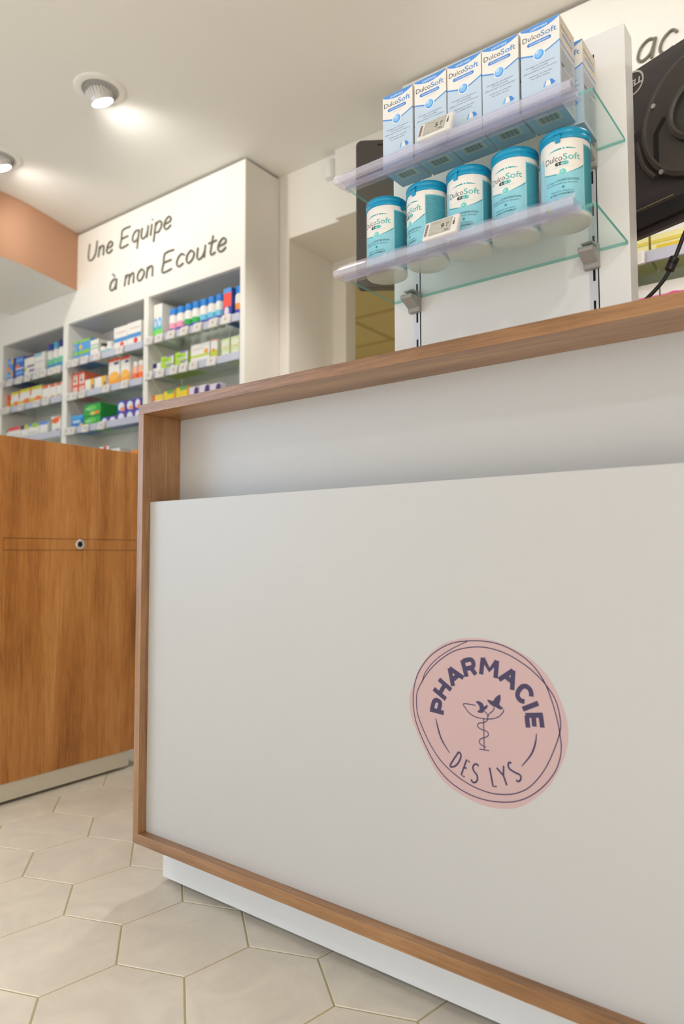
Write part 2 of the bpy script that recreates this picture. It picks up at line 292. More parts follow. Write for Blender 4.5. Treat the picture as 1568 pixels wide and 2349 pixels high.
# floor: hexagonal tiles over grout
def tile_material():
    m = mat('hex_floor_tile', srgb(214,206,188), .34, spec=.5); n, l = nodes(m); p = n['Principled BSDF']
    tc = n.new('ShaderNodeTexCoord'); geo = n.new('ShaderNodeNewGeometry')
    ad = n.new('ShaderNodeVectorMath'); ad.operation = 'MULTIPLY_ADD'; ad.inputs[1].default_value = (3,3,3)
    cb = n.new('ShaderNodeCombineXYZ'); l.new(geo.outputs['Random Per Island'], cb.inputs[0]); l.new(geo.outputs['Random Per Island'], cb.inputs[1])
    l.new(cb.outputs[0], ad.inputs[0]); l.new(tc.outputs['Object'], ad.inputs[2])
    no = n.new('ShaderNodeTexNoise'); no.inputs['Scale'].default_value = 7; no.inputs['Detail'].default_value = 7; no.inputs['Distortion'].default_value = 1.4; no.inputs['Roughness'].default_value = .62
    l.new(ad.outputs[0], no.inputs['Vector'])
    rp = n.new('ShaderNodeValToRGB'); e = rp.color_ramp.elements
    e[0].position = .30; e[0].color = (*srgb(208,201,188),1); e[1].position = .66; e[1].color = (*srgb(224,217,202),1)
    l.new(no.outputs['Fac'], rp.inputs['Fac'])
    sp = n.new('ShaderNodeTexNoise'); sp.inputs['Scale'].default_value = 38; sp.inputs['Detail'].default_value = 1; l.new(ad.outputs[0], sp.inputs['Vector'])
    sr = n.new('ShaderNodeValToRGB'); sr.color_ramp.elements[0].position = .165; sr.color_ramp.elements[0].color = (.35,.33,.33,1); sr.color_ramp.elements[1].position = .185; sr.color_ramp.elements[1].color = (1,1,1,1)
    l.new(sp.outputs['Fac'], sr.inputs['Fac'])
    mx = n.new('ShaderNodeMix'); mx.data_type = 'RGBA'; mx.blend_type = 'MULTIPLY'; mx.inputs['Factor'].default_value = 1
    l.new(rp.outputs['Color'], mx.inputs['A']); l.new(sr.outputs['Color'], mx.inputs['B']); l.new(mx.outputs['Result'], p.inputs['Base Color'])
    b = n.new('ShaderNodeBump'); b.inputs['Strength'].default_value = .08; b.inputs['Distance'].default_value = .0006; l.new(no.outputs['Fac'], b.inputs['Height']); l.new(b.outputs['Normal'], p.inputs['Normal'])
    return m
M['tile'] = tile_material()
def make_floor():
    b = MB(); cx, cy, s, t = -1.3695, .985, .1405, math.radians(21)
    d = s*math.sqrt(3); a1, a2 = t+PI/6, t+PI/2; g = .0016
    b.box(-5.2,3,-3.6,6.0,-.06,-.0012, M['grout'])
    for i in range(-34, 40):
        for j in range(-34, 40):
            x = cx+d*(i*math.cos(a1)+j*math.cos(a2)); y = cy+d*(i*math.sin(a1)+j*math.sin(a2))
            if -5.1 < x < 2.9 and -3.4 < y < 3.2:
                ro = s-g*1.1547; ri = ro-.0014
                o_ = [(x+ro*math.cos(t+k*PI/3), y+ro*math.sin(t+k*PI/3), -.0012) for k in range(6)]
                q_ = [(x+ri*math.cos(t+k*PI/3), y+ri*math.sin(t+k*PI/3), 0) for k in range(6)]
                b.grid([o_, q_], M['tile'], True); 
                i0 = len(b.v)-6; b.f.append(list(range(i0, i0+6))); b.mi.append(b.m(M['tile']))
    b.fix = False
    o = b.build('floor'); struct(o)
make_floor()
room_box('ceiling', -5.2,2.6,-3.6,2.45,2.5,2.6, M['ceiling'])
YW = 2.385
b = MB(); b.box(-5.2,-2.045,YW,YW+.1,0,2.5,M['wall']); b.box(-2.045,2.6,YW,YW+.1,2.193,2.5,M['wall']); b.box(-1.25,2.6,YW,YW+.1,0,2.193,M['wall'])
b.box(-2.145,-2.045,YW+.1,2.72,0,2.4,M['wall']); b.box(-1.25,-1.15,YW+.1,2.72,0,2.4,M['wall']); b.box(-2.045,-1.25,YW+.1,2.72,2.193,2.3,M['wall'])
b.box(-2.3,-1.968,2.72,2.80,0,2.6,M['wall']); b.box(-1.32,-1.0,2.72,2.80,0,2.6,M['wall']); b.box(-1.968,-1.32,2.72,2.80,2.10,2.6,M['wall'])
struct(b.build('wall_back', rot=R0))
room_box('trim_1', -1.76,-1.30,YW-.03,YW,2.193,2.5, M['wall'], bevel=.002)
# left wall with the shop window opening, right wall
b = MB(); b.box(-5.2,-5.1,-3.6,-3.55,0,2.5,M['wall']); b.box(-5.2,-5.1,-3.6,2.45,0,.5,M['wall']); b.box(-5.2,-5.1,-.95,2.45,.5,2.5,M['wall']); b.box(-5.2,-5.1,-3.55,-.95,2.42,2.5,M['wall'])
struct(b.build('wall_left', rot=R0))
b = MB(); b.box(-5.2,2.6,-3.7,-3.6,0,.4,M['wall']); b.box(-5.2,2.6,-3.7,-3.6,2.3,2.5,M['wall']); b.box(-5.2,-1.6,-3.7,-3.6,.4,2.3,M['wall']); b.box(2.2,2.6,-3.7,-3.6,.4,2.3,M['wall'])
struct(b.build('wall_front', rot=R0))
room_box('wall_right', 2.5,2.6,-3.6,2.45,0,2.5, M['wall'])
# curved dropped beam between the ceiling and the shelving
def make_beam():
    p = [(-3.364,2.163),(-3.338,2.06),(-3.300,1.93),(-3.268,1.79),(-3.262,1.65),(-3.285,1.45),(-3.35,1.15),(-3.47,.8),(-3.66,.4),(-3.95,-.05),(-4.35,-.5)]
    r = catmull(p, k=4); L = []
    for i, q in enumerate(r):
        a = r[max(i-1,0)]; c = r[min(i+1,len(r)-1)]; dx, dy = c[0]-a[0], c[1]-a[1]; d = math.hypot(dx,dy)
        L.append((q[0]+dy/d*.66, q[1]-dx/d*.66) if i else (-4.037,2.163))
    b = MB()
    b.grid([[(*q,2.18) for q in r],[(*q,2.5) for q in r]], M['pink'])
    b.grid([[(*q,2.5) for q in L],[(*q,2.18) for q in L]], M['wall'])
    b.grid([[(*q,2.18) for q in L],[(*q,2.18) for q in r]], M['ceiling'])
    b.face([(*r[0],2.18),(*r[0],2.5),(*L[0],2.5),(*L[0],2.18)], M['wall']); b.face([(*r[-1],2.18),(*r[-1],2.5),(*L[-1],2.5),(*L[-1],2.18)], M['pink'])
    b.fix = False
    o = b.build('trim_2', rot=R0, smooth=True, angle=35); struct(o)
make_beam()
# the back room behind the doorway
def back_room():
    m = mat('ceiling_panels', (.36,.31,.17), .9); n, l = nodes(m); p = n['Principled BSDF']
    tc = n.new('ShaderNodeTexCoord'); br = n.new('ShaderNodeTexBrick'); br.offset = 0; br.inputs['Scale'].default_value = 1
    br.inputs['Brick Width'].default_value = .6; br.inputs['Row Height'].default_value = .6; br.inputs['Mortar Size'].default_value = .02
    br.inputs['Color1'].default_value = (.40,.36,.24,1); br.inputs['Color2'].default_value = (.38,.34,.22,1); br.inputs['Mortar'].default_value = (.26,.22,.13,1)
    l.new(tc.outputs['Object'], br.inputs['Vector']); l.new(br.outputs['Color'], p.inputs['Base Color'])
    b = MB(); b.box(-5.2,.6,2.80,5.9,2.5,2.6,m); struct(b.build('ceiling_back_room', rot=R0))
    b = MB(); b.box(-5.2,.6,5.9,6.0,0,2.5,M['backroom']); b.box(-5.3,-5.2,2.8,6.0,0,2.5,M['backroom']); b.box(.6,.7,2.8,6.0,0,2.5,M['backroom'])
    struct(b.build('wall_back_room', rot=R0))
back_room()

# ================================================================== MAIN COUNTER
YF = .9887; XL = -1.3557; XR = 1.25; TH = .022; HT = 1.10; ZB = .112
def main_counter():
    t = thing('service_counter', 'large white and oak service counter with recessed front and round pink emblem', 'counter', (XL, YF, 0))
    def part(name, x0,x1,y0,y1,z0,z1,mt,bev=.0006,sides=None,parent=t):
        b = MB(); b.box(x0-XL,x1-XL,y0-YF,y1-YF,z0,z1,mt,sides); return b.build(name, parent, bevel=bev)
    part('top_board', XL,XR,YF,1.78,HT-TH,HT,M['wood_x'])['label'] = 'oak top board with visible front edge'
    part('side_board', XL,XL+TH-.003,YF,1.78,ZB+TH,HT-TH,M['wood_z'])['label'] = 'oak upright board at left end'
    part('bottom_board', XL,XR,YF,1.78,ZB,ZB+TH,M['wood_x'])['label'] = 'oak bottom board above plinth'
    part('upper_back_panel', XL+TH-.003,XR,1.0955,1.113,ZB+TH,HT-TH,M['white_lam'])['label'] = 'recessed white upper panel'
    fp = part('front_panel', XL+TH-.0025,XR,1.0095,1.0285,ZB+TH,.8755,M['white_lam'],.0005); fp['label'] = 'white lower front panel'
    part('plinth', XL+.006,XR-.02,1.069,1.70,.011,ZB,M['plinth'],.0008)['label'] = 'grey white plinth'
    # emblem: flat print on the front panel
    e = MB(); y = 1.0093-YF
    def at(p, d): return (p[0]-XL, y-d, p[1])
    bl = catmull(BLOB, True, 5); e.face([at(p,0) for p in bl], M['blush'])
    o = e.build('emblem_backing', fp); o['label'] = 'irregular blush pink disc'
    e = MB()
    for rg in RINGS:
        for q in ribbon(catmull(rg, True, 5), .0017, True): e.face([at(p,.00012) for p in q], M['navy'])
    for q in ribbon(catmull(RING_ARC, False, 5), .0014): e.face([at(p,.00012) for p in q], M['navy'])
    e.build('emblem_rings', fp)['label'] = 'two thin overlapping navy ring lines'
    e = MB(); k = 0
    for g in BOLD:
        for st in g:
            k += 1
            cv = catmull(st, False, 4) if len(st) > 3 else st
            for q in ribbon(cv, .0074): e.face([at(p,.00012+.000004*k) for p in q], M['navy'])
    for st in SIDE_ARCS:
        for q in ribbon(catmull(st,False,6), .0028, taper=True): e.face([at(p,.00014) for p in q], M['navy'])
    e.build('emblem_bold_lettering', fp)['label'] = 'bold navy word PHARMACIE set in an arc'
    e = MB()
    for st in THIN:
        for q in ribbon(catmull(st, False, 4) if len(st) > 4 else st, .0029): e.face([at(p,.00013+random.random()*.00004) for p in q], M['navy'])
    e.build('emblem_thin_lettering', fp)['label'] = 'thin navy words DES LYS'
    e = MB()
    for st in CUP:
        for q in ribbon(catmull(st, False, 4) if len(st) > 3 else st, .0016): e.face([at(p,.00013+random.random()*.00004) for p in q], M['navy'])
    for lf in LEAF: e.face([at(p,.0002) for p in catmull(lf, True, 3)], M['navy'])
    e.build('emblem_cup', fp)['label'] = 'navy cup with snake and leaf sprig'
main_counter()

# ================================================================== OTHER COUNTER (left)
def side_counter():
    x1 = -2.1032; x0 = -3.05; y0 = .93; y1 = 1.665
    t = thing('side_counter', 'oak sided counter end with lock and pale plinth, beyond the gap at left', 'counter', RW(x1,y0,0), RHO)
    def part(name, a0,a1,b0,b1,z0,z1,mt,bev=.0008):
        b = MB(); b.box(a0-x1,a1-x1,b0-y0,b1-y0,z0,z1,mt); return b.build(name, t, bevel=bev)
    part('carcass', x0,x1-.02,y0+.004,y1-.004,.063,1.118,M['white_lam'])
    sl0, sl1, sy0, sy1 = .7678, .8062, 1.119, 1.648
    b = MB(); w = M['wood_side']; d = .019     # end panel with a slot-in drawer strip
    for q in [(y0,y1,.063,sl0),(y0,y1,sl1,1.121),(y0,sy0,sl0,sl1),(sy1,y1,sl0,sl1)]: b.box(-.02,0,q[0]-y0,q[1]-y0,q[2],q[3],w)
    b.build('end_panel', t)['label'] = 'oak end panel'
    b = MB(); g = .0015; b.box(-.02,-.0006,sy0+g-y0,sy1-g-y0,sl0+g,sl1-g,w)
    st = b.build('strip_drawer', t); st['label'] = 'narrow oak strip drawer front'
    b = MB(); cy, cz = 1.381-y0, .7877
    def ring(r, x): return [(x, cy+r*math.cos(2*PI*k/32), cz+r*math.sin(2*PI*k/32)) for k in range(32)]
    b.grid([ring(.0165,-.002),ring(.0165,.0035),ring(.0150,.005),ring(.0108,.005),ring(.0095,.003)], M['lamp_fin'], True)
    b.grid([ring(.0095,.003),ring(.0095,-.012)], M['grey_bracket'], True); b.face(ring(.0095,.0012), M['black'])
    lk = b.build('cam_lock', st, smooth=True); lk['label'] = 'round metal cam lock'
    part('plinth', x0+.03,x1-.0015,y0+.02,1.592,.010,.0625,M['plinth_warm'])['label'] = 'beige plinth'
side_counter()

# ================================================================== DOWNLIGHTS
def downlight(x, y, label):
    t = thing('ceiling_downlight', label, 'ceiling light', RW(x,y,2.5), RHO, 'tilting downlights in the ceiling')
    b = MB(); b.fix = False
    b.lathe([(.066,-.0005),(.068,-.006),(.088,-.006),(.095,-.002),(.096,.0)], M['ceiling'], 48, closed_ends=False); b.build('trim_ring', t, smooth=True)
    b = MB(); b.lathe([(.064,-.003),(.064,-.0012)], M['grey_bracket'], 40); b.build('recess_shade_disc', t)  # flat grey disc stands for the shaded gap around the lamp head
    h = MB(); h.lathe([(.038,.010),(.043,.004),(.045,-.010),(.045,-.038),(.042,-.044),(.039,-.044)], M['lamp_fin'], 48)
    for k in range(26):
        a = 2*PI*k/26; c_, s_ = math.cos(a), math.sin(a)
        p = [(.045,.003),(.050,.0),(.050,-.022),(.045,-.030)]; w = .0026
        l1 = [(r*c_-s_*w, r*s_+c_*w, z) for r, z in p]; l2 = [(r*c_+s_*w, r*s_-c_*w, z) for r, z in p]
        h.grid([l1, l2], M['white_pl'], True); h.face(l1, M['white_pl']); h.face(l2[::-1], M['white_pl'])
    for a in range(1):
        pass
    hd = h.build('lamp_head', t, (-.016,.002,.004), (math.radians(24), math.radians(-4), 0))
    g = MB(); g.lathe([(.0385,-.0455),(.0385,-.0445)], M['lampglow'], 40); g.build('lamp_face', hd)['label'] = 'glowing white lamp face'
downlight(-2.232,1.515,'white tilting ceiling downlight, fully in view above the shelving')
downlight(-2.985,1.525,'white tilting ceiling downlight cut by the left edge of the view')

# ================================================================== WALL LETTERING
GL = {'U':([[(0,1),(0,.3),(.08,.05),(.22,0),(.38,.12),(.46,.4),(.47,1)]],.66),'n':([[(0,.62),(0,0)],[(0,.4),(.12,.58),(.24,.56),(.28,.38),(.3,0)]],.48),
'e':([[(.02,.3),(.28,.33),(.32,.48),(.2,.62),(.05,.48),(0,.24),(.08,.03),(.22,0),(.36,.12)]],.50),'E':([[(.45,1),(.02,.97),(0,.5),(0,0),(.45,.03)],[(.01,.5),(.38,.52)]],.66),
'q':([[(.34,.55),(.18,.62),(.03,.45),(.02,.16),(.14,.02),(.3,.16),(.34,.55)],[(.34,.6),(.33,-.42)]],.50),'u':([[(0,.62),(.01,.14),(.12,0),(.26,.1),(.33,.34)],[(.33,.62),(.34,0)]],.50),
'i':([[(.03,.6),(.03,0)],[(.03,.8),(.04,.86)]],.24),'p':([[(0,.62),(0,-.42)],[(0,.42),(.15,.6),(.3,.5),(.32,.22),(.18,.02),(.02,.1)]],.48),
'a':([[(.34,.55),(.18,.62),(.03,.45),(.02,.16),(.14,.02),(.3,.16),(.34,.55)],[(.34,.6),(.36,0)]],.50),'m':([[(0,.6),(0,0)],[(0,.4),(.1,.58),(.2,.52),(.22,0)],[(.22,.38),(.34,.58),(.44,.52),(.47,0)]],.66),
'o':([[(.18,.62),(.03,.45),(.02,.16),(.15,0),(.3,.15),(.34,.42),(.18,.62)]],.50),'c':([[(.34,.5),(.2,.62),(.04,.45),(.02,.16),(.15,0),(.33,.1)]],.46),
't':([[(.14,.95),(.11,.14),(.2,0),(.33,.07)],[(-.03,.62),(.32,.64)]],.42),' ':([],.34)}
GL['à'] = (GL['a'][0]+[[(.08,.95),(.22,.76)]], .50)
def sign(text, x0, x1, z, cap, label, yp=2.161, slant=.16):
    w = sum(GL[c][1] for c in text)*1.0; k = (x1-x0)/w
    t = thing('wall_lettering', label, 'sign', RW(x0,yp,z), RHO)
    x = 0
    for c in text:
        if GL[c][0]:
            b = MB()
            for st in GL[c][0]:
                pts = [((x+px)*k+py*cap*slant, -.004, py*cap) for px, py in (catmull(st,False,5) if len(st) > 2 else st)]
                b.tube(pts, .0042, M['letter'], 8)
            b.build('letter', t, smooth=True)
        x += GL[c][1]
sign('Une Equipe', -3.262,-2.575,2.316,.092,'grey handwritten-style wall words Une Equipe, upper line above shelves')
sign('à mon Ecoute', -3.068,-2.200,2.108,.092,'grey handwritten-style wall words à mon Ecoute, lower line above shelves')
sign('ac', -.484,-.366,2.220,.098,'grey handwritten-style letters ac on board above the big monitor', slant=.26)

# ================================================================== SMALL WALL SENSOR
b = MB(); pr = []
for z, r in [(0,.012),(.004,.026),(.02,.031),(.062,.031),(.080,.026),(.084,.012)]:
    pr.append([(r*math.cos(PI*k/12)*1.05, -r*math.sin(PI*k/12)*1.2, z) for k in range(13)])
b.grid(pr, M['white_pl']); b.face(pr[0], M['white_pl']); b.face(pr[-1][::-1], M['white_pl'])
tag(b.build('motion_sensor', loc=RW(-1.797,YW,2.388), rot=R0, smooth=True), 'small white rounded motion sensor on the bulkhead near the ceiling', 'sensor')

# pale cabinet seen just inside the back doorway
t = thing('tall_cabinet', 'pale cabinet corner just inside the dark back doorway', 'cabinet', RW(-2.0,2.84,0), RHO)
b = MB(); b.box(-.25,.035,0,.5,.05,1.715,M['wall']); b.build('body', t, bevel=.002)
b = MB(); b.box(-.25,.035,-.018,-.001,.05,1.715,M['wall']); b.build('door', t, bevel=.002)
b = MB(); b.box(-.24,.03,.02,.48,0,.05,M['plinth_warm']); b.build('plinth', t)

# ================================================================== WALL SHELVING, LEFT
YS = 2.161; YB = 2.383
DEPTH = YB-YS
def price_label_mat():
    return M['white_pl']
def shelving(name, label, x0, x1, posts, bays, zh, side='r'):
    """posts: list of (xa,xb); bays: list of (xa,xb,[z of shelf tops])"""
    t = thing(name, label, 'shelving', RW(x0,YS,0), RHO)
    def P(nm, a0,a1,c0,c1,z0,z1,mt,par=t,bev=.0008,sides=None):
        b = MB(); b.box(a0-x0,a1-x0,c0-YS,c1-YS,z0,z1,mt,sides); return b.build(nm, par, bevel=bev)
    P('header_board', x0,x1,YS,YS+.02,zh,2.488,M['header'])['label'] = 'tall white header board above the bays'
    P('top_board', x0,x1,YS+.02,YB,zh,zh+.02,M['white_lam'])
    P('back_panel', x0,x1,YB-.008,YB,.08,2.488,M['wall'])
    for i,(a,c) in enumerate(posts): P('upright', a,c,YS,YB-.008,.0,zh if i not in (0,len(posts)-1) else zh,M['header'])
    P('side_panel', x1,x1+.004,YS+.0005,YB,.0,2.488,M['wall'])
    for a,c,zs in bays:
        for z in zs:
            s = P('shelf', a+.001,c-.001,YS+.012,YB-.01,z-.008,z,M['glass'],bev=0,sides={'-y':M['glass_edge']}); s['label'] = 'glass shelf'
            b = MB(); xa, xc = a-x0+.002, c-x0-.002
            b.prism([(-.006,z-.020),(-.002,z-.022),(.006,z-.010),(.0115,z-.009),(.0115,z+.002),(.004,z+.002),(-.001,z+.014),(-.004,z+.014)], xa, xc, M['railstrip'])
            b.build('price_rail', s)
    return t
M['railstrip'] = mat('label_strip_plastic', (.56,.58,.68), .3)
Z1L,Z1M,Z1R = 1.776,1.787,1.792; Z2L,Z2M,Z2R = 1.612,1.606,1.620; Z3 = 1.420
shelving('wall_shelving', 'white wall shelving of three bays stocked with medicines, left of the room', -4.20, -2.1075,
   [(-4.20,-4.119),(-3.4834,-3.4375),(-2.79,-2.755),(-2.1335,-2.1075)],
   [(-4.119,-3.4834,[Z1L,Z2L,Z3,1.235]),(-3.4375,-2.79,[Z1M,Z2M,Z3,1.225]),(-2.755,-2.1335,[Z1R,Z2R,1.425,1.235])], 2.012)
ZRA, ZRB = 1.628, 1.455
shelving('wall_shelving', 'white wall shelving behind the big monitor with blank header and script letters', -1.30, 1.20,
   [(-1.30,-1.262),(-.62,-.585),(.02,.055),(.60,.635),(1.165,1.20)],
   [(-1.262,-.62,[1.79,ZRA,ZRB]),(-.585,.02,[1.79,ZRA,ZRB]),(.055,.60,[1.79,ZRA]),(.635,1.165,[1.79,ZRA])], 2.012)

# ------------------------------------------------------------------ stock on the wall shelves
_cm = {}
def C(r, g, b):
    k = (r,g,b)
    if k not in _cm: _cm[k] = mat('print_%02x%02x%02x' % k, srgb(r,g,b), .45)
    return _cm[k]
WHT = (243,240,232)
# style: base colour, list of printed shapes on the front (u0,v0,u1,v1,colour) or ('o',u,v,ru,rv,colour)
ST = {
'a':((90,150,215),[(0,.0,.62,.16,(245,170,120)),(.72,.5,1,1,(240,190,50)),('o',.25,.2,.2,.2,(245,150,90)),(.05,.55,.6,.8,(150,190,235))]),
'b':((60,115,200),[(0,0,.16,1,(60,40,120)),('o',.4,.25,.2,.2,(235,120,90)),(.25,.6,.95,.85,(120,170,230)),(.2,.0,1,.12,(225,225,235))]),
'c':(WHT,[(0,.9,1,1,(90,60,110)),(.3,.5,1,.58,(120,90,140)),(.5,.3,1,.4,(150,120,170)),('o',.15,.45,.12,.1,(200,215,90))]),
'd':(WHT,[(0,.86,.7,1,(150,205,225)),(.1,.6,.9,.66,(220,215,215)),(.1,.3,.7,.36,(225,205,215))]),
'i':(WHT,[(0,.8,1,1,(90,165,130)),(.1,.4,.9,.5,(215,215,215))]),
'j':(WHT,[(0,.78,1,1,(235,80,90)),(.1,.4,.8,.5,(215,215,215))]),
'k':(WHT,[(0,.72,.5,1,(40,90,120)),(.5,.72,1,1,(225,200,50))]),
'l':(WHT,[(0,.78,1,1,(90,160,190)),('o',.6,.85,.3,.14,(170,205,60)),(.1,.35,.8,.45,(215,215,215))]),
'm':(WHT,[(0,.78,1,1,(110,150,220))]),
'n':(WHT,[('o',.45,.78,.38,.16,(250,110,50)),(.6,.85,1,.97,(250,120,60)),(.5,.1,.9,.3,(165,120,180)),(0,0,.08,.9,(110,170,205))]),
'f':((250,90,70),[('o',.5,.45,.3,.35,(250,160,50))]),
'g':(WHT,[(0,.84,1,1,(225,215,60)),(0,.1,1,.42,(240,205,75)),('o',.7,.35,.28,.14,(250,140,70)),(0,.6,.1,1,(235,110,80))]),
'h':(WHT,[(0,.84,.8,1,(250,120,70)),(.2,.25,.7,.35,(240,170,120))]),
'o':((95,165,235),[(0,.78,1,1,(150,205,85)),('o',.18,.42,.14,.2,(245,205,60)),(0,0,1,.1,(150,205,85))]),
'p':(WHT,[(0,.42,1,.52,(120,195,150)),(0,.1,1,.2,(120,195,150))]),
'r':(WHT,[(0,.42,1,.58,(90,155,215)),('o',.62,.3,.15,.11,(245,75,80)),(.6,0,1,.2,(110,165,220)),(.2,.75,.9,.8,(225,205,195))]),
's':((240,120,90),[(.22,.0,.42,.85,WHT),(.62,0,.86,.85,WHT),(.3,.3,.7,.4,(60,60,100)),(0,.85,1,1,(235,90,60))]),
't':(WHT,[(.62,0,1,1,(248,190,60)),(0,0,.62,.25,(250,160,90)),(.85,.3,1,.6,(80,90,130))]),
'u':(WHT,[(0,.0,1,.42,(252,170,60)),('o',.5,.42,.45,.14,(252,190,90)),(0,.9,1,1,(235,90,60)),(.5,.78,.9,.86,(70,80,140))]),
'w':((30,130,215),[(0,.78,1,1,(80,175,235)),(.1,.5,.75,.7,(190,215,240)),('o',.62,.05,.4,.18,(252,165,50)),('o',.85,.25,.2,.2,(250,200,120))]),
'x':((55,175,75),[('o',.45,.65,.3,.25,(110,205,100)),('o',.8,.25,.12,.15,(245,140,60)),(.1,.55,.45,.7,(170,225,160)),('o',.55,.2,.16,.16,(225,205,110)),(0,.0,1,.06,(20,120,50))]),
'y':((45,85,190),[('o',.45,.5,.36,.4,(235,240,248)),('o',.6,.25,.28,.2,(248,160,120)),(.9,0,1,1,(200,60,110))]),
'z':(WHT,[(.45,.5,.75,1,(235,70,60))]),'zz':(WHT,[(.1,.6,.8,.7,(240,180,140))]),'zo':((250,150,50),[]),
'A':(WHT,[(0,0,1,.42,(125,225,95)),('o',.5,.47,.42,.17,(70,170,240)),('o',.5,.47,.22,.09,(225,240,255))]),
'C':((60,90,180),[(0,.45,1,.86,(250,90,80)),(0,.86,1,1,(90,160,230)),('o',.4,.3,.3,.15,(225,225,245)),(0,0,.12,.45,(210,50,80))]),
'E':(WHT,[(0,.62,.5,1,(50,50,120)),(0,0,1,.28,(205,225,80))]),
'F':((185,220,70),[(.4,.82,1,1,(150,130,200)),(.3,.2,.9,.32,(225,215,240)),(.85,.1,1,.9,(235,225,245)),('o',.35,.55,.25,.16,(150,200,60))]),
'G':(WHT,[(0,.42,1,.52,(200,220,60)),('o',.82,.62,.12,.1,(245,170,80)),(.1,.75,.7,.79,(225,200,190)),(.1,.2,.8,.24,(225,225,215))]),
'H':(WHT,[(0,.0,1,.55,(205,215,60)),('o',.4,.55,.25,.07,(245,150,70)),(0,.94,1,1,(235,170,140))]),
'I':((222,232,180),[('o',.5,.28,.2,.16,(235,170,90)),('o',.5,.5,.45,.3,(240,240,215))]),
'J':(WHT,[(0,.72,1,1,(248,215,80)),(0,.72,.25,1,(245,110,60))]),
'K':((245,215,50),[(.3,.86,.9,1,(110,180,90)),(.9,.5,1,1,(245,150,60)),('o',.45,.2,.35,.18,(120,190,90))]),
'M':((235,222,232),[('o',.8,.72,.26,.26,(75,50,125)),(.1,.1,.8,.4,(205,165,195)),(.92,0,1,.5,(225,110,110))]),
'R':((250,240,170),[(0,.8,1,1,(250,248,240)),(.12,.15,.72,.42,(240,205,40)),(.0,.5,1,.62,(235,215,90))]),
'Q':(WHT,[(0,0,1,.62,(245,110,180)),('o',.25,.35,.25,.3,(240,60,150)),(.5,.1,.95,.4,(250,190,220))]),
}
def carton_mesh(style, w, h, d):
    base, shp = ST[style]; b = MB(); b.box(0,w,0,d,0,h,C(*base))
    for i, s_ in enumerate(shp):
        y = -.0004-.0003*i
        if s_[0] == 'o':
            _, u, v, ru, rv, c = s_; b.face([(min(w,max(0,(u+ru*math.cos(2*PI*k/20))*w)), y, min(h,max(0,(v+rv*math.sin(2*PI*k/20))*h))) for k in range(20)], C(*c))
        else:
            u0,v0,u1,v1,c = s_; b.face([(u0*w,y,v0*h),(u1*w,y,v0*h),(u1*w,y,v1*h),(u0*w,y,v1*h)], C(*c))
    return b
def carton(style, x0, x1, z0, z1, label, cat='medicine box', group=None, name='medicine_box', y=YS+.028, d=.11):
    b = carton_mesh(style, x1-x0, z1-z0, d); b.fix = False
    o = b.build(name, loc=RW(x0, y, z0), rot=R0); return tag(o, label, cat, group)
BAY = {'L':'left bay','M':'middle bay','R':'right bay'}
ORD = {1:'top shelf',2:'second shelf',3:'third shelf',4:'fourth shelf'}
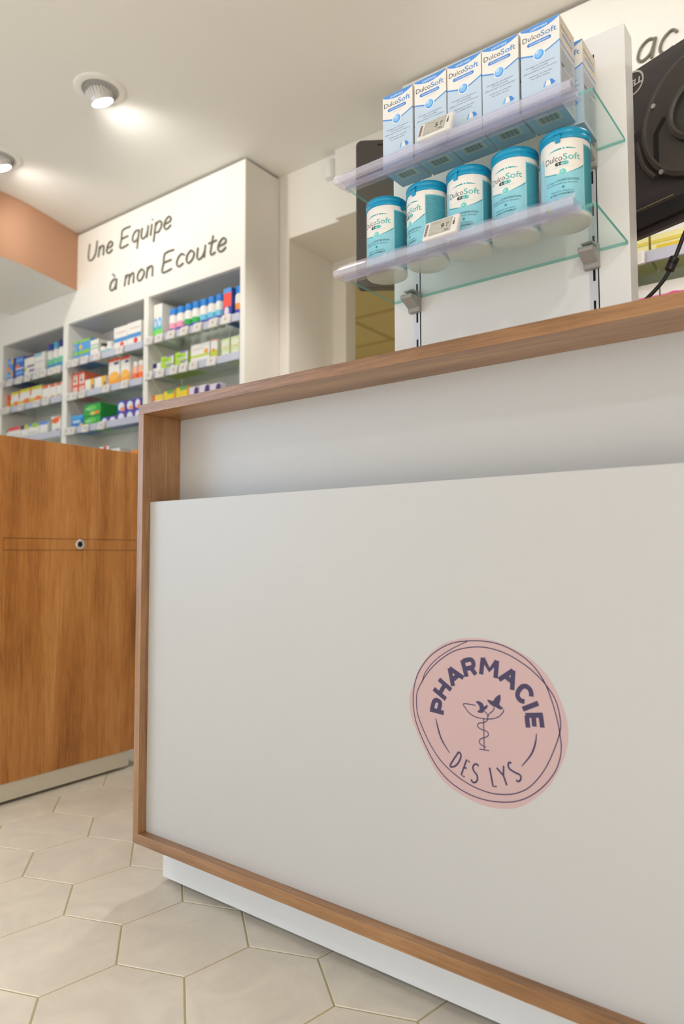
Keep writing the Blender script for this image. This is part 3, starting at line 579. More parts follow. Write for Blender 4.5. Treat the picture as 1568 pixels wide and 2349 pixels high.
# (bay, shelf row, base z, [(x0,x1,ztop,style,description,stack count)])
STOCK = [
('L',1,Z1L,[(-4.118,-4.053,1.937,'a','blue box with orange spot and yellow corner',2),(-4.044,-3.936,1.929,'b','blue box with purple edge and red spot',2),(-3.927,-3.822,1.92,'c','white box with purple stripes',1),(-3.818,-3.71,1.916,'d','white box with pale blue top',1)]),
('L',2,Z2L,[(-4.112,-4.09,1.712,'f','red orange box',1),(-4.074,-3.984,1.722,'g','white box with yellow bands, first from left',1),(-3.981,-3.860,1.726,'g','white box with yellow bands, middle of three',1),(-3.857,-3.735,1.726,'g','white box with yellow bands, last of three',1),(-3.728,-3.655,1.715,'h','white box with orange corner, first of three',1),(-3.652,-3.588,1.714,'h','white box with orange corner, middle of three',1),(-3.582,-3.53,1.713,'h','white box with orange corner beside the upright',1)]),
('L',3,Z3,[(-4.11,-4.092,1.502,'i','white box with green top strip',1),(-4.088,-3.956,1.51,'j','white box with red top strip',1),(-3.951,-3.87,1.511,'k','white box with navy and yellow top',1),(-3.866,-3.753,1.512,'l','white box with teal top and lime oval',1),(-3.747,-3.666,1.511,'m','white box with periwinkle top strip',1),(-3.632,-3.536,1.524,'n','white box with orange swoosh',1)]),
('M',1,Z1M,[(-3.43,-3.384,1.916,'o','blue and green box with yellow dot beside the upright',2),(-3.38,-3.276,1.915,'o','blue and green box with yellow dot, the wider one',2),(-3.272,-3.202,1.896,'p','white box with green stripes',2),(-3.067,-2.958,1.922,'r','tall white box with blue band and red dot, left one',1),(-2.955,-2.847,1.926,'r','tall white box with blue band and red dot, right one',1)]),
('M',2,Z2M,[(-3.432,-3.379,1.739,'s','red and white striped box beside the upright',2),(-3.376,-3.318,1.739,'s','red and white striped box, second from left',2),(-3.314,-3.238,1.688,'t','low white and amber box, left one',1),(-3.227,-3.131,1.687,'t','low white and amber box, right one',1),(-3.107,-3.015,1.765,'u','tall white box with orange base, left one',1),(-3.005,-2.933,1.761,'u','tall white box with orange base, right one',1)]),
('M',3,Z3,[(-3.432,-3.326,1.505,'w','blue packet with orange swoosh',1),(-3.32,-3.172,1.552,'x','green packet with fruit print',2),(-3.163,-3.103,1.466,'y','low blue box with white oval, first',1),(-3.099,-3.033,1.465,'y','low blue box with white oval, second',1),(-3.028,-2.96,1.533,'y','blue box with white oval, third from right',2),(-2.956,-2.893,1.532,'y','blue box with white oval, second from right',2),(-2.889,-2.838,1.533,'y','blue box with white oval beside the upright',2)]),
('M',4,1.225,[(-3.177,-3.095,1.313,'z','white box with red square',1),(-3.076,-3.003,1.295,'zz','white box with faint orange line',1),(-2.915,-2.856,1.272,'zo','plain orange box',1)]),
('R',1,Z1R,[(-2.750,-2.722,1.976,'A','white and lime box with blue rings, left one',1),(-2.720,-2.687,1.976,'A','white and lime box with blue rings, right one',1),(-2.264,-2.214,1.947,'C','red and blue upright carton among the bottles',1)]),
('R',2,Z2R,[(-2.75,-2.692,1.684,'E','small white box with navy corner',1),(-2.69,-2.599,1.707,'F','lime and lilac box, left stack',2),(-2.588,-2.499,1.711,'F','lime and lilac box, right stack',2),(-2.478,-2.352,1.726,'G','large white box with lime curve and orange dot',1),(-2.344,-2.301,1.729,'H','narrow white and lime box',1),(-2.276,-2.224,1.719,'I','pale green box with amber dot, left stack',2),(-2.216,-2.163,1.72,'I','pale green box with amber dot, right stack',2)]),
('R',3,1.425,[(-2.75,-2.673,1.526,'J','white box with yellow top',1),(-2.667,-2.585,1.535,'K','yellow box with green print, left one',1),(-2.579,-2.49,1.541,'K','yellow box with green print, right one',1),(-2.487,-2.425,1.53,'M','pale lilac box with purple corner, first of three',1),(-2.419,-2.352,1.53,'M','pale lilac box with purple corner, middle of three',1),(-2.347,-2.279,1.525,'M','pale lilac box with purple corner, last of three',1)]),
]
for bay, row, z0, items in STOCK:
    for x0,x1,zt,st,desc,n in items:
        h = (zt-z0)/n
        for k in range(n):
            lab = desc+(', upper' if n == 2 and k else ', lower' if n == 2 else '')
            carton(st, x0, x1, z0+h*k, z0+h*(k+1)-.0006, '%s, %s of %s' % (lab, ORD[row], BAY[bay]), group='stock on the wall shelves')
# bottles
def bottle(x0, x1, z0, z1, body, band, cap, label, band2=None, group=None):
    r = (x1-x0)/2*.96; h = z1-z0
    t = thing('bottle', label, 'bottle', RW((x0+x1)/2, YS+.03+r, z0), RHO, group)
    b = MB(); b.lathe([(r*.96,0),(r,.004),(r,h*.10)], C(*body), 24)
    b.lathe([(r*1.003,h*.10),(r*1.003,h*.30)], C(*(band2 or band)), 24, closed_ends=False)
    b.lathe([(r*1.002,h*.30),(r*1.002,h*.48)], C(*band), 24, closed_ends=False)
    b.lathe([(r,h*.10),(r,h*.66),(r*.94,h*.74),(r*.6,h*.80)], C(*body), 24); b.build('bottle_body', t, smooth=True)
    c = MB(); c.lathe([(r*.86,h*.78),(r*.90,h*.80),(r*.86,h*.985),(r*.6,h)], C(*cap), 24); c.build('cap', t, smooth=True)
WORD = ['first','second','third','fourth','fifth','sixth','seventh']
for i, (a,c_,bd) in enumerate([(-2.652,-2.602,(248,160,190)),(-2.598,-2.548,(248,160,190)),(-2.543,-2.493,(50,180,80)),(-2.490,-2.441,(60,185,90)),(-2.437,-2.388,(120,205,235)),(-2.384,-2.336,(120,205,235)),(-2.333,-2.285,(120,205,235))]):
    bottle(a,c_,Z1R,1.939,WHT,bd,(50,140,225), 'white bottle with blue cap, %s from left on top shelf of right bay' % WORD[i], (95,90,190), 'blue capped bottles')
bottle(-2.206,-2.16,Z1R,1.948,WHT,(252,160,70),(50,140,225),'white bottle with orange band and blue cap at end of top shelf',(80,80,180),'blue capped bottles')
for i,(a,c_,zt,cp) in enumerate([(-3.706,-3.650,1.954,(50,60,150)),(-3.648,-3.597,1.957,(80,170,205)),(-3.594,-3.544,1.96,(40,40,120))]):
    bottle(a,c_,Z1L,zt,WHT,(120,200,160),cp,'white and blue bottle, %s of three at right of the left bay' % WORD[i],(70,150,205),'blue and white bottles')
for i,(a,c_) in enumerate([(-3.197,-3.158),(-3.150,-3.098)]):
    bottle(a,c_,Z1M,1.868,WHT,(100,200,200),(60,60,60) if i == 0 else WHT,'small white and teal bottle, %s of two in middle bay' % WORD[i],None,'small teal bottles')
for i,(a,c_) in enumerate([(-2.922,-2.884),(-2.879,-2.838)]):
    bottle(a,c_,Z2M,1.724,(248,190,160),(250,120,60),WHT,'orange bottle with white cap, %s of two in middle bay' % WORD[i],None,'orange bottles')
# right hand wall shelves, glimpsed under the big monitor
carton('R',-.580,-.470,ZRA,1.715,'pale yellow box against the display panel, under the big monitor',group='yellow boxes under the monitor',d=.12)
carton('R',-.463,-.340,ZRA,1.715,'pale yellow box with gold patch, second from the display panel',group='yellow boxes under the monitor',d=.12)
carton('R',-.335,-.215,ZRA,1.715,'pale yellow box at the right edge of view under the monitor',group='yellow boxes under the monitor',d=.12)
carton('Q',-.580,-.445,ZRB,1.552,'pink and white box beside the cable, just above the counter',group='pink boxes above the counter',d=.12)
carton('Q',-.440,-.30,ZRB,1.552,'pink and white box right of the cable, just above the counter',group='pink boxes above the counter',d=.12)

# electronic price labels clipped to the wall shelf rails
def small_tag(x, z, lab, w=.050, h=.042):
    b = MB(); b.box(-w/2,w/2,-.010,0,-h/2,h/2,M['white_pl']); b.face([(-w/2+.010,-.0104,-h/2+.006),(w/2-.008,-.0104,-h/2+.006),(w/2-.008,-.0104,h/2-.005),(-w/2+.010,-.0104,h/2-.005)], C(222,214,204))
    b.face([(-.003,-.0107,-.004),(.004,-.0107,-.004),(.004,-.0107,.005),(-.003,-.0107,.005)], C(150,128,125))
    b.fix = False
    tag(b.build('price_label', loc=RW(x,YS-.008,z), rot=(math.radians(-12),0,RHO)), lab, 'price label', 'electronic price labels on the wall shelves')
TAGS = {('L',1):(Z1L,[-4.096,-4.006,-3.9,-3.81,-3.718,-3.651,-3.572,-3.515]),('L',2):(Z2L,[-4.09,-4.03,-3.875,-3.709,-3.615]),
('M',1):(Z1M,[-3.405,-3.345,-3.257,-3.148,-2.957]),('M',2):(Z2M,[-3.395,-3.345,-3.274,-3.065,-2.914]),('M',3):(Z3,[-3.41,-3.36,-3.24,-3.10]),
('R',1):(Z1R,[-2.731,-2.655,-2.569,-2.478,-2.387,-2.285,-2.205]),('R',2):(Z2R,[-2.727,-2.643,-2.545,-2.480,-2.412,-2.295]),('X',1):(ZRA,[-.497]),}
for (bay,row),(z,xs) in TAGS.items():
    for i, x in enumerate(xs):
        where = 'price label %d from the left' % (i+1)
        lab = 'white price label, %s on %s rail of %s' % ((WORD+['eighth'])[i]+' from left', ORD[row], BAY.get(bay,'the shelving under the monitor'))
        small_tag(x, z-.008, lab)

# ================================================================== DISPLAY STAND ON THE COUNTER
PX0, PX1, PY = -.8184, -.3295, 1.25
def display():
    t = thing('display_stand', 'white display panel with slotted rails standing on the oak counter top', 'display stand', (PX0, PY, HT))
    def P(nm, x0,x1,y0,y1,z0,z1,mt,par=t,bev=.0006,rel=True):
        b = MB(); b.box(x0-PX0,x1-PX0,y0-PY,y1-PY,z0-HT,z1-HT,mt); return b.build(nm, par, bevel=bev)
    P('back_panel', PX0,PX1,PY,PY+.046,HT,1.6945,M['display_white'])
    P('foot_plate', PX0+.03,PX1-.03,PY+.046,PY+.075,HT,HT+.004,M['white_pl'])
    for i,(xs,xg) in enumerate([(-.7605,-.7530),(-.3915,-.3840)]):
        # slotted strip: metal web with real slots, dark channel behind
        b = MB(); z = HT+.01; x0, x1 = xs-.0085, xs+.0065; sw = .0022
        slots = []; zz = 1.1812+.0595*0
        zz = 1.2532
        for k in range(-3, 8): slots.append((zz+k*.0595-.0118, zz+k*.0595+.0118))
        slots = [s_ for s_ in slots if s_[0] > z+.002 and s_[1] < 1.66]
        def q(a,c,z0,z1,mt,y0=-.0012,y1=0): b.box(a-PX0,c-PX0,y0,y1,z0-HT,z1-HT,mt)
        q(x0,xs-sw,z,1.66,M['rail_metal']); q(xs+sw,x1,z,1.66,M['rail_metal'])
        zc = z
        for a_,c_ in slots: q(xs-sw,xs+sw,zc,a_,M['rail_metal']); zc = c_
        q(xs-sw,xs+sw,zc,1.66,M['rail_metal'])
        q(xs-sw,xs+sw,z,1.66,M['slot'],-.00035,-.0001)
        q(x1,x1+.0018,z,1.66,M['slot'],-.0004,-.00005)
        b.build('slotted_rail', t)
    return t
M['display_white'] = painted('display_white', (.88,.875,.86), .3, 2, .008, spec=.5)
display()

def bracket(x, zg, label):
    """grey clip under a glass shelf; x = rail centre, zg = glass underside"""
    t = thing('shelf_bracket', label, 'shelf bracket', (x, PY, zg), 0, 'grey clips holding the glass shelves')
    b = MB(); w = .0135
    # block on the rail with rounded lower end
    prof = [(-.0015,.014),(-.008,.014),(-.012,.009),(-.0125,-.024),(-.010,-.030),(-.0015,-.031)]
    b.prism(prof, -w, w, M['grey_bracket']); b.build('clip_body', t, bevel=.0012)
    # wedge shaped support tongue reaching forward under the glass
    b = MB(); b.prism([(-.012,-.0005),(-.040,-.0005),(-.043,-.004),(-.041,-.009),(-.013,-.0215)], -w*.98, w*.98, M['grey_bracket'])
    b.build('support_tongue', t, bevel=.001)
    # upper jaw above the glass
    b = MB(); b.prism([(-.010,.0070),(-.032,.0070),(-.034,.0085),(-.030,.0105),(-.010,.0125)], -w*.75, w*.75, M['grey_bracket']); b.build('upper_jaw', t, bevel=.0008)
    b = MB(); pts = [(math.cos(a)*.0085, -.024+math.sin(a)*.004, .0105+.0045*math.sin(a)) for a in [PI*k/10 for k in range(11)]]
    b.tube(pts, .0011, M['grey_bracket'], 6); b.build('locking_loop', t, smooth=True)
GX0, GX1, GY0, GY1 = -.8184, -.3325, 1.076, 1.2488
def glass_shelf(z, label, lower):
    t = thing('glass_shelf', label, 'shelf', (GX0, GY0, z), 0, 'glass shelves of the counter display')
    L = GX1-GX0; D = GY1-GY0; b = MB()
    b.box(0,L,0,D,0,.006,M['glass'],{'-x':M['glass_edge_l'],'+x':M['glass_edge'],'-y':M['glass_edge_l'],'+y':M['glass_edge_l']})
    b.build('glass_pane', t)
    return t
M['glass_edge_l'] = see_through('glass_edge_pale', (.62,.90,.85), (.30,.66,.60), .30)
ZG1, ZG2 = 1.2925, 1.4770
glass_shelf(ZG1, 'lower glass shelf holding the jars, above the counter', True)
glass_shelf(ZG2, 'upper glass shelf holding the boxes', False)
for x, side in ((-.7635,'left'),(-.394,'right')):
    for z, lv in ((ZG1,'lower'),(ZG2,'upper')):
        bracket(x, z, 'grey clip at the %s end under the %s glass shelf' % (side, lv))
def rail(z, label):
    """extruded clear label holder clipped on the glass front; z = glass underside"""
    x0, x1 = GX0-.0005, GX1-.022
    t = thing('label_rail', label, 'label rail', (x0, GY0, z), 0, 'clear plastic label rails'); L = x1-x0
    def strip(path, th, nm, mt):
        # thick ribbon profile
        n = len(path); A = []; B_ = []
        for i in range(n):
            a = path[max(i-1,0)]; c = path[min(i+1,n-1)]; dy, dz = c[0]-a[0], c[1]-a[1]; d = math.hypot(dy,dz)
            A.append((path[i][0]-dz/d*th/2, path[i][1]+dy/d*th/2)); B_.append((path[i][0]+dz/d*th/2, path[i][1]-dy/d*th/2))
        b = MB(); b.prism(A+B_[::-1], 0, L, mt, cap=False)
        for X in (0, L):
            for i in range(n-1): b.face([(X,*A[i]),(X,*A[i+1]),(X,*B_[i+1]),(X,*B_[i])], mt)
        return b.build(nm, t, smooth=True, angle=30)
    strip(catmull([(-.006,.0285),(-.014,.0235),(-.024,.0165),(-.032,.009)],k=4), .0011, 'label_face', M['acrylic'])
    strip(catmull([(-.0322,.0092),(-.0375,.0065),(-.0390,.001),(-.0365,-.0045),(-.031,-.0060)],k=5), .0016, 'front_lip', M['acrylic_ridge'])
    strip(catmull([(-.031,-.0058),(-.022,-.0052),(-.014,-.0062),(-.006,-.0045),(.003,-.0030),(.012,-.0026)],k=4), .0011, 'under_clip', M['acrylic'])
    strip([(-.030,.008),(-.012,.0078),(-.0015,.0085),(-.0015,.0070),(.010,.0075)], .0010, 'upper_clip', M['acrylic'])
    strip([(-.0015,-.0035),(-.0015,.0080)], .0010, 'stop_web', M['acrylic_ridge'])
rail(ZG1, 'clear lavender tinted label rail on front of lower glass shelf')
rail(ZG2, 'clear lavender tinted label rail on front of upper glass shelf')

# price tags on the rails
def shelf_tag(x, z, big, label):
    t = thing('price_tag', label, 'price tag', (x, 1.0430, z+.0285), 0, 'electronic price tags on the display')
    tilt = math.radians(-22); w, h, d = .068, .039, .0105
    rotm = (tilt, 0, 0)
    b = MB(); b.box(-w/2,w/2,0,d,-h/2,h/2,M['white_pl']); c = b.build('tag_case', t, (0,0,0), rotm, bevel=.0022)
    s0, s1 = -.021, .0205; z0, z1 = -.0145, .0150
    b = MB(); b.box(s0,s1,-.0003,.0003,z0,z1,M['eink']); s_ = b.build('screen', c)
    b = MB()
    fr = .0006
    for q in [(s0-fr,s1+fr,z0-fr,z0),(s0-fr,s1+fr,z1,z1+fr),(s0-fr,s0,z0,z1),(s1,s1+fr,z0,z1)]: b.box(q[0],q[1],-.0004,.0002,q[2],q[3],C(150,145,138))
    def put(txt, x_, z_, cap, mt=M['ink'], sx=1.0, bold=0, shear=0):
        ps, wd = text_tris(txt, shear, bold)
        for p in ps: b.face([(x_+px*cap*sx, -.00045, z_+pz*cap) for px, pz in p], mt)
        return wd*cap*sx
    put(big, .0010, -.0045, .0100, bold=.02); put('90', .0105, .0012, .0046); put('€', .0115, -.0045, .0040)
    put('DulcoSoft', -.015, .0095, .0026, C(170,140,130)); put('prix au kg', -.018, -.0115, .0018, C(120,115,110)); 
    for k in range(4): b.box(.0095+.002*k,.0108+.002*k,-.00045,-.0003,-.0125,-.0090,C(110,105,100))
    # barcode column at the left, bar mark at the right
    for k in range(15): b.box(-.0305,-.0255,-.0004,.0001,-.013+k*.0018,-.0121+k*.0018+(.0004 if k%3 else 0),C(150,125,122))
    b.box(.0245,.0275,-.0004,.0001,-.004,.0045,C(90,80,70)); b.box(.0250,.0270,-.0004,.0001,.006,.0105,C(165,150,125))
    b.build('screen_print', c)
    b = MB(); b.prism([(.0105,-.019),(.0125,-.019),(.0125,.014),(.0105,.014)], -w/2+.004, w/2-.004, M['acrylic']); b.build('tag_holder', t, (0,0,0), rotm)
shelf_tag(-.5965, ZG2, '5', 'white electronic price tag showing 5 on the upper rail')
shelf_tag(-.5870, ZG1, '9', 'white electronic price tag showing 9 on the lower rail')

# ================================================================== BOXES ON THE UPPER SHELF
BW, BH, BD = .0664, .1475, .0690
cW, cB, cBl, cBd = (238,234,228), (196,214,232), (84,150,225), (62,100,160)
def carton_big():
    b = MB(); b.fix = False
    zs = ZG2+.006
    wl, ball = .690, (.475,.640)
    front = C(*cW); blue = C(*cB)
    def wave(u): # height of the wave line at u
        return .690-.055*math.sin(min(u,.55)/.55*PI/2)**1.2+ (.075*((u-.55)/.45)**1.15 if u > .55 else 0)
    U = [i/24 for i in range(25)]
    y = 0
    def f(u,v,d=0): return (u*BW, -d, v*BH)
    b.grid([[f(u,0) for u in U],[f(u,wave(u)) for u in U]], blue); b.grid([[f(u,wave(u)) for u in U],[f(u,1) for u in U]], front)
    # side right (+x)
    def g(u,v,d=0): return (BW+d, u*BD, v*BH)
    sw = lambda u: .712-.01*math.sin(u*PI)+.0*u
    b.grid([[g(u,0) for u in U],[g(u,sw(u)) for u in U]], C(206,214,222)); b.grid([[g(u,sw(u)) for u in U],[g(u,1) for u in U]], C(232,222,205))
    b.face([(0,BD,0),(0,0,0),(0,0,BH),(0,BD,BH)][::1], front); b.face([(BW,BD,0),(0,BD,0),(0,BD,BH),(BW,BD,BH)], front); b.face([(0,0,BH),(BW,0,BH),(BW,BD,BH),(0,BD,BH)], front)
    b.face([(0,0,0),(0,BD,0),(BW,BD,0),(BW,0,0)], C(150,190,215))
    # wave stroke
    for a,c in zip(U[:-1],U[1:]):
        if .31 < a < .62: continue
        b.face([f(a,wave(a)-.009,.00012),f(c,wave(c)-.009,.00012),f(c,wave(c)+.009,.00012),f(a,wave(a)+.009,.00012)], C(*cBl))
    for a,c in zip(U[:-1],U[1:]): b.face([g(a,sw(a)-.007,.00012),g(c,sw(c)-.007,.00012),g(c,sw(c)+.007,.00012),g(a,sw(a)+.007,.00012)], C(*cBl))
    # ball
    def disc(u,v,r,mt,d,n=28,sx=1,fn=f):
        b.face([fn(u+r*math.cos(2*PI*k/n)*sx, v+r*math.sin(2*PI*k/n)*BW/BH, d) for k in range(n)], mt)
    disc(.475,.640,.150,C(225,234,244),.00014); disc(.475,.640,.122,C(90,160,232),.00018); disc(.46,.650,.098,C(140,195,245),.00022); disc(.43,.67,.045,C(190,222,250),.00026)
    # top lens band
    for i in range(24):
        a, c = U[i], U[i+1]; lo = lambda u: .985-.060*math.sin(PI*min(1,max(0,u)))**.8
        b.face([f(a,lo(a),.00012),f(c,lo(c),.00012),f(c,.998,.00012),f(a,.998,.00012)], C(*cBl))
    def put(txt, u0, u1, v, cap, mt, d, shear=0, bold=0, fn=f, rise=0, fw_=BW, center=False):
        ps, wd = text_tris(txt, shear, bold); sx = (u1-u0)/wd
        for p in ps: b.face([fn(u0+px*sx, v+pz*cap+rise*px*sx, d) for px, pz in p], mt)
    put('LAXATIF DOUX', .26, .70, .945, .024, C(235,242,250), .0003, .25, .02)
    put('Dulco', .05, .515, .838, .062, C(70,70,72), .0002, 0, .0); put('Soft', .525, .93, .838, .066, C(92,145,210), .0002, 0, .01)
    # pill
    pill = []
    for k in range(13): a = -PI/2+PI*k/12; pill.append((.745+.045*math.cos(a), .792+.021*math.sin(a)))
    for k in range(13): a = PI/2+PI*k/12; pill.append((.215+.045*math.cos(a), .792+.021*math.sin(a)))
    b.face([f(u,v,.00016) for u,v in pill], C(70,135,218)); put('Constipation', .235, .735, .782, .024, C(225,236,250), .0003, .2, .01)
    put('MACROGOL 4000', .30, .66, .742, .010, C(185,200,222), .0002)
    for txt,u0,u1,v in [('Soulage la constipation',.13,.86,.520),('occasionnelle',.28,.70,.490),('efficacement et en douceur',.07,.92,.458),('Hydrate et ramollit',.20,.80,.405),('les selles dures',.27,.73,.374)]:
        put(txt,u0,u1,v,.0165,C(105,118,135),.0002)
    b.face([f(*p,.0002) for p in [(.56,.235),(.62,.30),(.78,.30),(.84,.235)]], C(120,180,238)); b.face([f(*p,.0003) for p in [(.62,.235),(.655,.30),(.73,.30),(.77,.235)]], C(238,236,230))
    b.face([f(*p,.0004) for p in [(.77,.235),(.74,.30),(.80,.295),(.88,.25)]], C(70,140,225))
    # side print
    put('Dulco', .10,.50,.872,.040,C(120,115,105),.0002,fn=g); put('Soft', .51,.86,.872,.040,C(150,165,190),.0002,fn=g)
    b.face([g(*p,.0002) for p in [(.18,.80),(.86,.80),(.86,.835),(.18,.835)]], C(150,178,220))
    for k in range(26):
        v = .62-.0225*k; u1 = .93-.25*((k*37)%5)/5
        if k in (8,): b.face([g(*p,.0002) for p in [(.08,v),(.25,v),(.25,v+.03),(.08,v+.03)]], C(80,84,78)); continue
        b.face([g(*p,.0002) for p in [(.07,v),(u1,v),(u1,v+.006),(.07,v+.006)]], C(165,168,172))
    # bottom: barcode label
    def h(u,v,d=0): return (u*BW, v*BD, -d)
    b.face([h(*p,.0001) for p in [(.22,.26),(.22,.66),(.84,.66),(.84,.26)]], C(190,205,200))
    x = .27
    for k in range(22):
        w_ = [.008,.014,.006,.018,.010][(k*7)%5]
        b.face([h(*p,.0002) for p in [(x,.34),(x,.60),(x+w_,.60),(x+w_,.34)]], C(50,66,72)); x += w_+[.008,.012,.016][(k*5)%3]
        if x > .78: break
    b.face([h(*p,.00005) for p in [(0,.985),(0,1),(1,1),(1,.985)]], C(90,120,140))
    return b.build('carton', None)
box0 = carton_big()
box0.name = 'laxative_box'
spots = [(-.7306,1.080,'front row, leftmost'),(-.6595,1.080,'front row, second from left'),(-.5905,1.080,'front row, middle of the five'),(-.5220,1.080,'front row, fourth from left'),(-.4512,1.080,'front row, rightmost'),
         (-.4405,1.158,'behind the rightmost one')]
for i,(x,y,w_) in enumerate(spots):
    o = box0 if i == 0 else box0.copy()
    if i: COL.objects.link(o)
    o.location = (x, y, ZG2+.0061)
    tag(o, 'white and blue laxative box on upper glass shelf, '+w_, 'box', 'white and blue boxes on the upper glass shelf')

# ================================================================== JARS ON THE LOWER SHELF
JR, JH = .0405, .1470
def slice_poly(p, step):
    """cut a 2-D polygon into strips along x so it can be bent"""
    x0 = min(q[0] for q in p); x1 = max(q[0] for q in p)
    if x1-x0 <= step*1.01: return [p]
    out = []; a = math.floor(x0/step)*step
    def clip(poly, xk, keep_right):
        r = []
        for i in range(len(poly)):
            c, d = poly[i], poly[(i+1)%len(poly)]; ci = (c[0]>=xk) == keep_right or c[0]==xk; di = (d[0]>=xk) == keep_right or d[0]==xk
            if ci: r.append(c)
            if ci != di:
                t = (xk-c[0])/(d[0]-c[0]); r.append((xk, c[1]+t*(d[1]-c[1])))
        return r
    while a < x1:
        q = clip(clip(p, a, True) if a > x0 else p, a+step, False) if a+step < x1 else (clip(p, a, True) if a > x0 else p)
        if len(q) >= 3: out.append(q)
        a += step
    return out
def jar_proto():
    t = thing('laxative_jar', '', 'jar')
    b = MB(); b.lathe([(JR-.0028,.0),(JR-.0010,.0008),(JR-.0002,.003),(JR-.0004,.008),(JR-.0006,.012),(JR-.0006,.120),(JR-.0012,.1285)], M['jar_white'], 72)
    b.build('jar_body', t, smooth=True)
    # label wrapped round the body
    Rl = JR-.0004
    def wrap(s, z, d=0): a = s/JR; r = Rl+d; return (math.sin(a)*r, -math.cos(a)*r, z)
    lb = MB(); lb.fix = False
    n = 72; z0, z1 = .007, .118
    def strip(s0, s1, za, zb, mt, d=0):
        k = max(1, int((s1-s0)/.0025)); lb.grid([[wrap(s0+(s1-s0)*i/k, za(s0+(s1-s0)*i/k) if callable(za) else za, d) for i in range(k+1)],[wrap(s0+(s1-s0)*i/k, zb(s0+(s1-s0)*i/k) if callable(zb) else zb, d) for i in range(k+1)]], mt)
    teal = C(140,206,222); tealp = C(88,178,192); pw = C(236,232,226); dt = C(40,160,165)
    strip(-.0350, .0350, z0, z1-.020, teal)
    strip(.0355, .0770, z0, z1, tealp); strip(-.1262+.0, -.0355, z0, z1-.012, C(168,214,228))
    strip(.0775,.1262,z0,z1-.012,C(168,214,228)) if False else None
    # white upper panel: slanted sides, curved lower edge
    lowc = lambda s: .0695+.0135*(s/.0345)**2*(1 if s > 0 else .55)
    topc = lambda s: .1215-.0*s
    strip(-.0340, .0345, lowc, .1215, pw, .0001)
    strip(.0345,.0355,z0,.1215,C(200,225,228),.0001)
    strip(-.0340,-.010, lambda s: lowc(s)-.0016, lowc, dt, .00016); strip(.010,.0345, lambda s: lowc(s)-.0004-.0022*max(0,(s-.008))/.027, lowc, dt, .00016)
    # swoosh
    for a_,c_ in ((-.023,-.0015),(.0005,.0035),(.0055,.022)):
        arc = lambda s: .1085+.0035*(1-((s+.0)/.024)**2)
        thk = lambda s: .0026*max(0,1-(s/.0235)**2)**.7
        strip(a_,c_, lambda s: arc(s)-thk(s), arc, dt, .00014)
    def poly(ps, mt, d, step=.0025):
        for p in ps:
            for q in slice_poly(p, step): lb.face([wrap(x, z, d) for x, z in q], mt)
    def put(txt, s0, s1, z, cap, mt, d=.0002, shear=0, bold=0):
        ps, wd = text_tris(txt, shear, bold); sx = (s1-s0)/wd
        poly([[(s0+px*sx, z+pz*cap) for px, pz in p] for p in ps], mt, d)
        # right way round: s grows to the reader's right
    def disc(s, z, r, mt, d): poly([[(s+r*math.cos(2*PI*k/24), z+r*math.sin(2*PI*k/24)) for k in range(24)]], mt, d, .003)
    put('Dulco', -.0305, -.0005, .0910, .0100, C(45,50,50)); put('Soft', .0005, .0285, .0910, .0108, C(75,180,178), bold=.01)
    pill = [(.0065+.003*math.cos(-PI/2+PI*k/10), .0860+.003*math.sin(-PI/2+PI*k/10)) for k in range(11)]+[(-.0095+.003*math.cos(PI/2+PI*k/10), .0860+.003*math.sin(PI/2+PI*k/10)) for k in range(11)]
    poly([pill], C(60,178,178), .0002); poly([[p for p in pill if p[0] < -.002]+[(-.002,.089),(-.002,.083)][::1]], C(40,60,60), .00024) if False else poly([[(-.002,.083),(-.002,.089)]+[p for p in pill if p[0] < -.009]], C(38,62,60), .00026)
    put('2 en 1', -.0085, .0070, .0846, .0030, C(225,238,235), .0003, bold=.02)
    put('POUDRE POUR SOLUTION', -.016, .017, .0795, .0012, C(150,200,200))
    disc(0,.0715,.0058,C(165,222,222),.0002); disc(0,.0715,.0046,C(105,198,196),.00026); disc(-.0008,.0722,.0028,C(150,218,214),.0003)
    dk = C(55,105,115)
    put('Soulage la', -.0285,-.0105,.0565,.0028,dk); put('CONSTIPATION', -.0095,.0260,.0565,.0036,C(35,82,92),bold=.01)
    put('occasionnelle en douceur', -.0270,.0235,.0520,.0028,dk)
    poly([[(-.0028,.0468),(0,.0440),(.0028,.0468),(0,.0496)]], C(40,150,155), .0002)
    put('Réduit la sensation', -.0195,.0160,.0392,.0028,dk); put('de BALLONNEMENT', -.0220,.0180,.0340,.0034,C(35,82,92),bold=.01)
    put('Pot de 200 g', -.0115,.0080,.0255,.0026,C(70,140,150)); put('complément alimentaire', -.0145,.0130,.0222,.0017,C(100,170,178))
    poly([[(.0165,.026),(.0185,.031),(.0172,.033),(.0150,.031),(.0155,.026)]], C(225,240,240), .0002); poly([[(.0135,.020),(.0165,.026),(.0155,.026),(.0145,.014)]], C(215,235,238), .0002)
    poly([[(-.0335,.010),(-.0215,.010),(-.0215,.0215),(-.0260,.0225),(-.0335,.016)]], C(150,205,70), .0002); poly([[(-.0335,.010),(-.0290,.010),(-.0285,.0180),(-.0335,.016)]], C(40,110,60), .00025)
    # ingredient panel: rows of tiny text drawn as broken lines
    rr = random.Random(3); z = z1-.004
    lb_rows = 0
    while z > z0+.004:
        s = .0375
        end = .0750-(.012 if rr.random() < .12 else 0)
        while s < end:
            w_ = rr.uniform(.0010,.0040); e_ = min(s+w_, end)
            k = [s, (s+e_)/2, e_]
            lb.grid([[wrap(q, z, .00018) for q in k],[wrap(q, z+.00085, .00018) for q in k]], C(30,112,128) if rr.random() < .8 else C(18,80,98))
            s = e_+.0007
        z -= .00195; lb_rows += 1
    lb.build('label', t, smooth=True)
    # lid
    ld = MB(); seg = 160
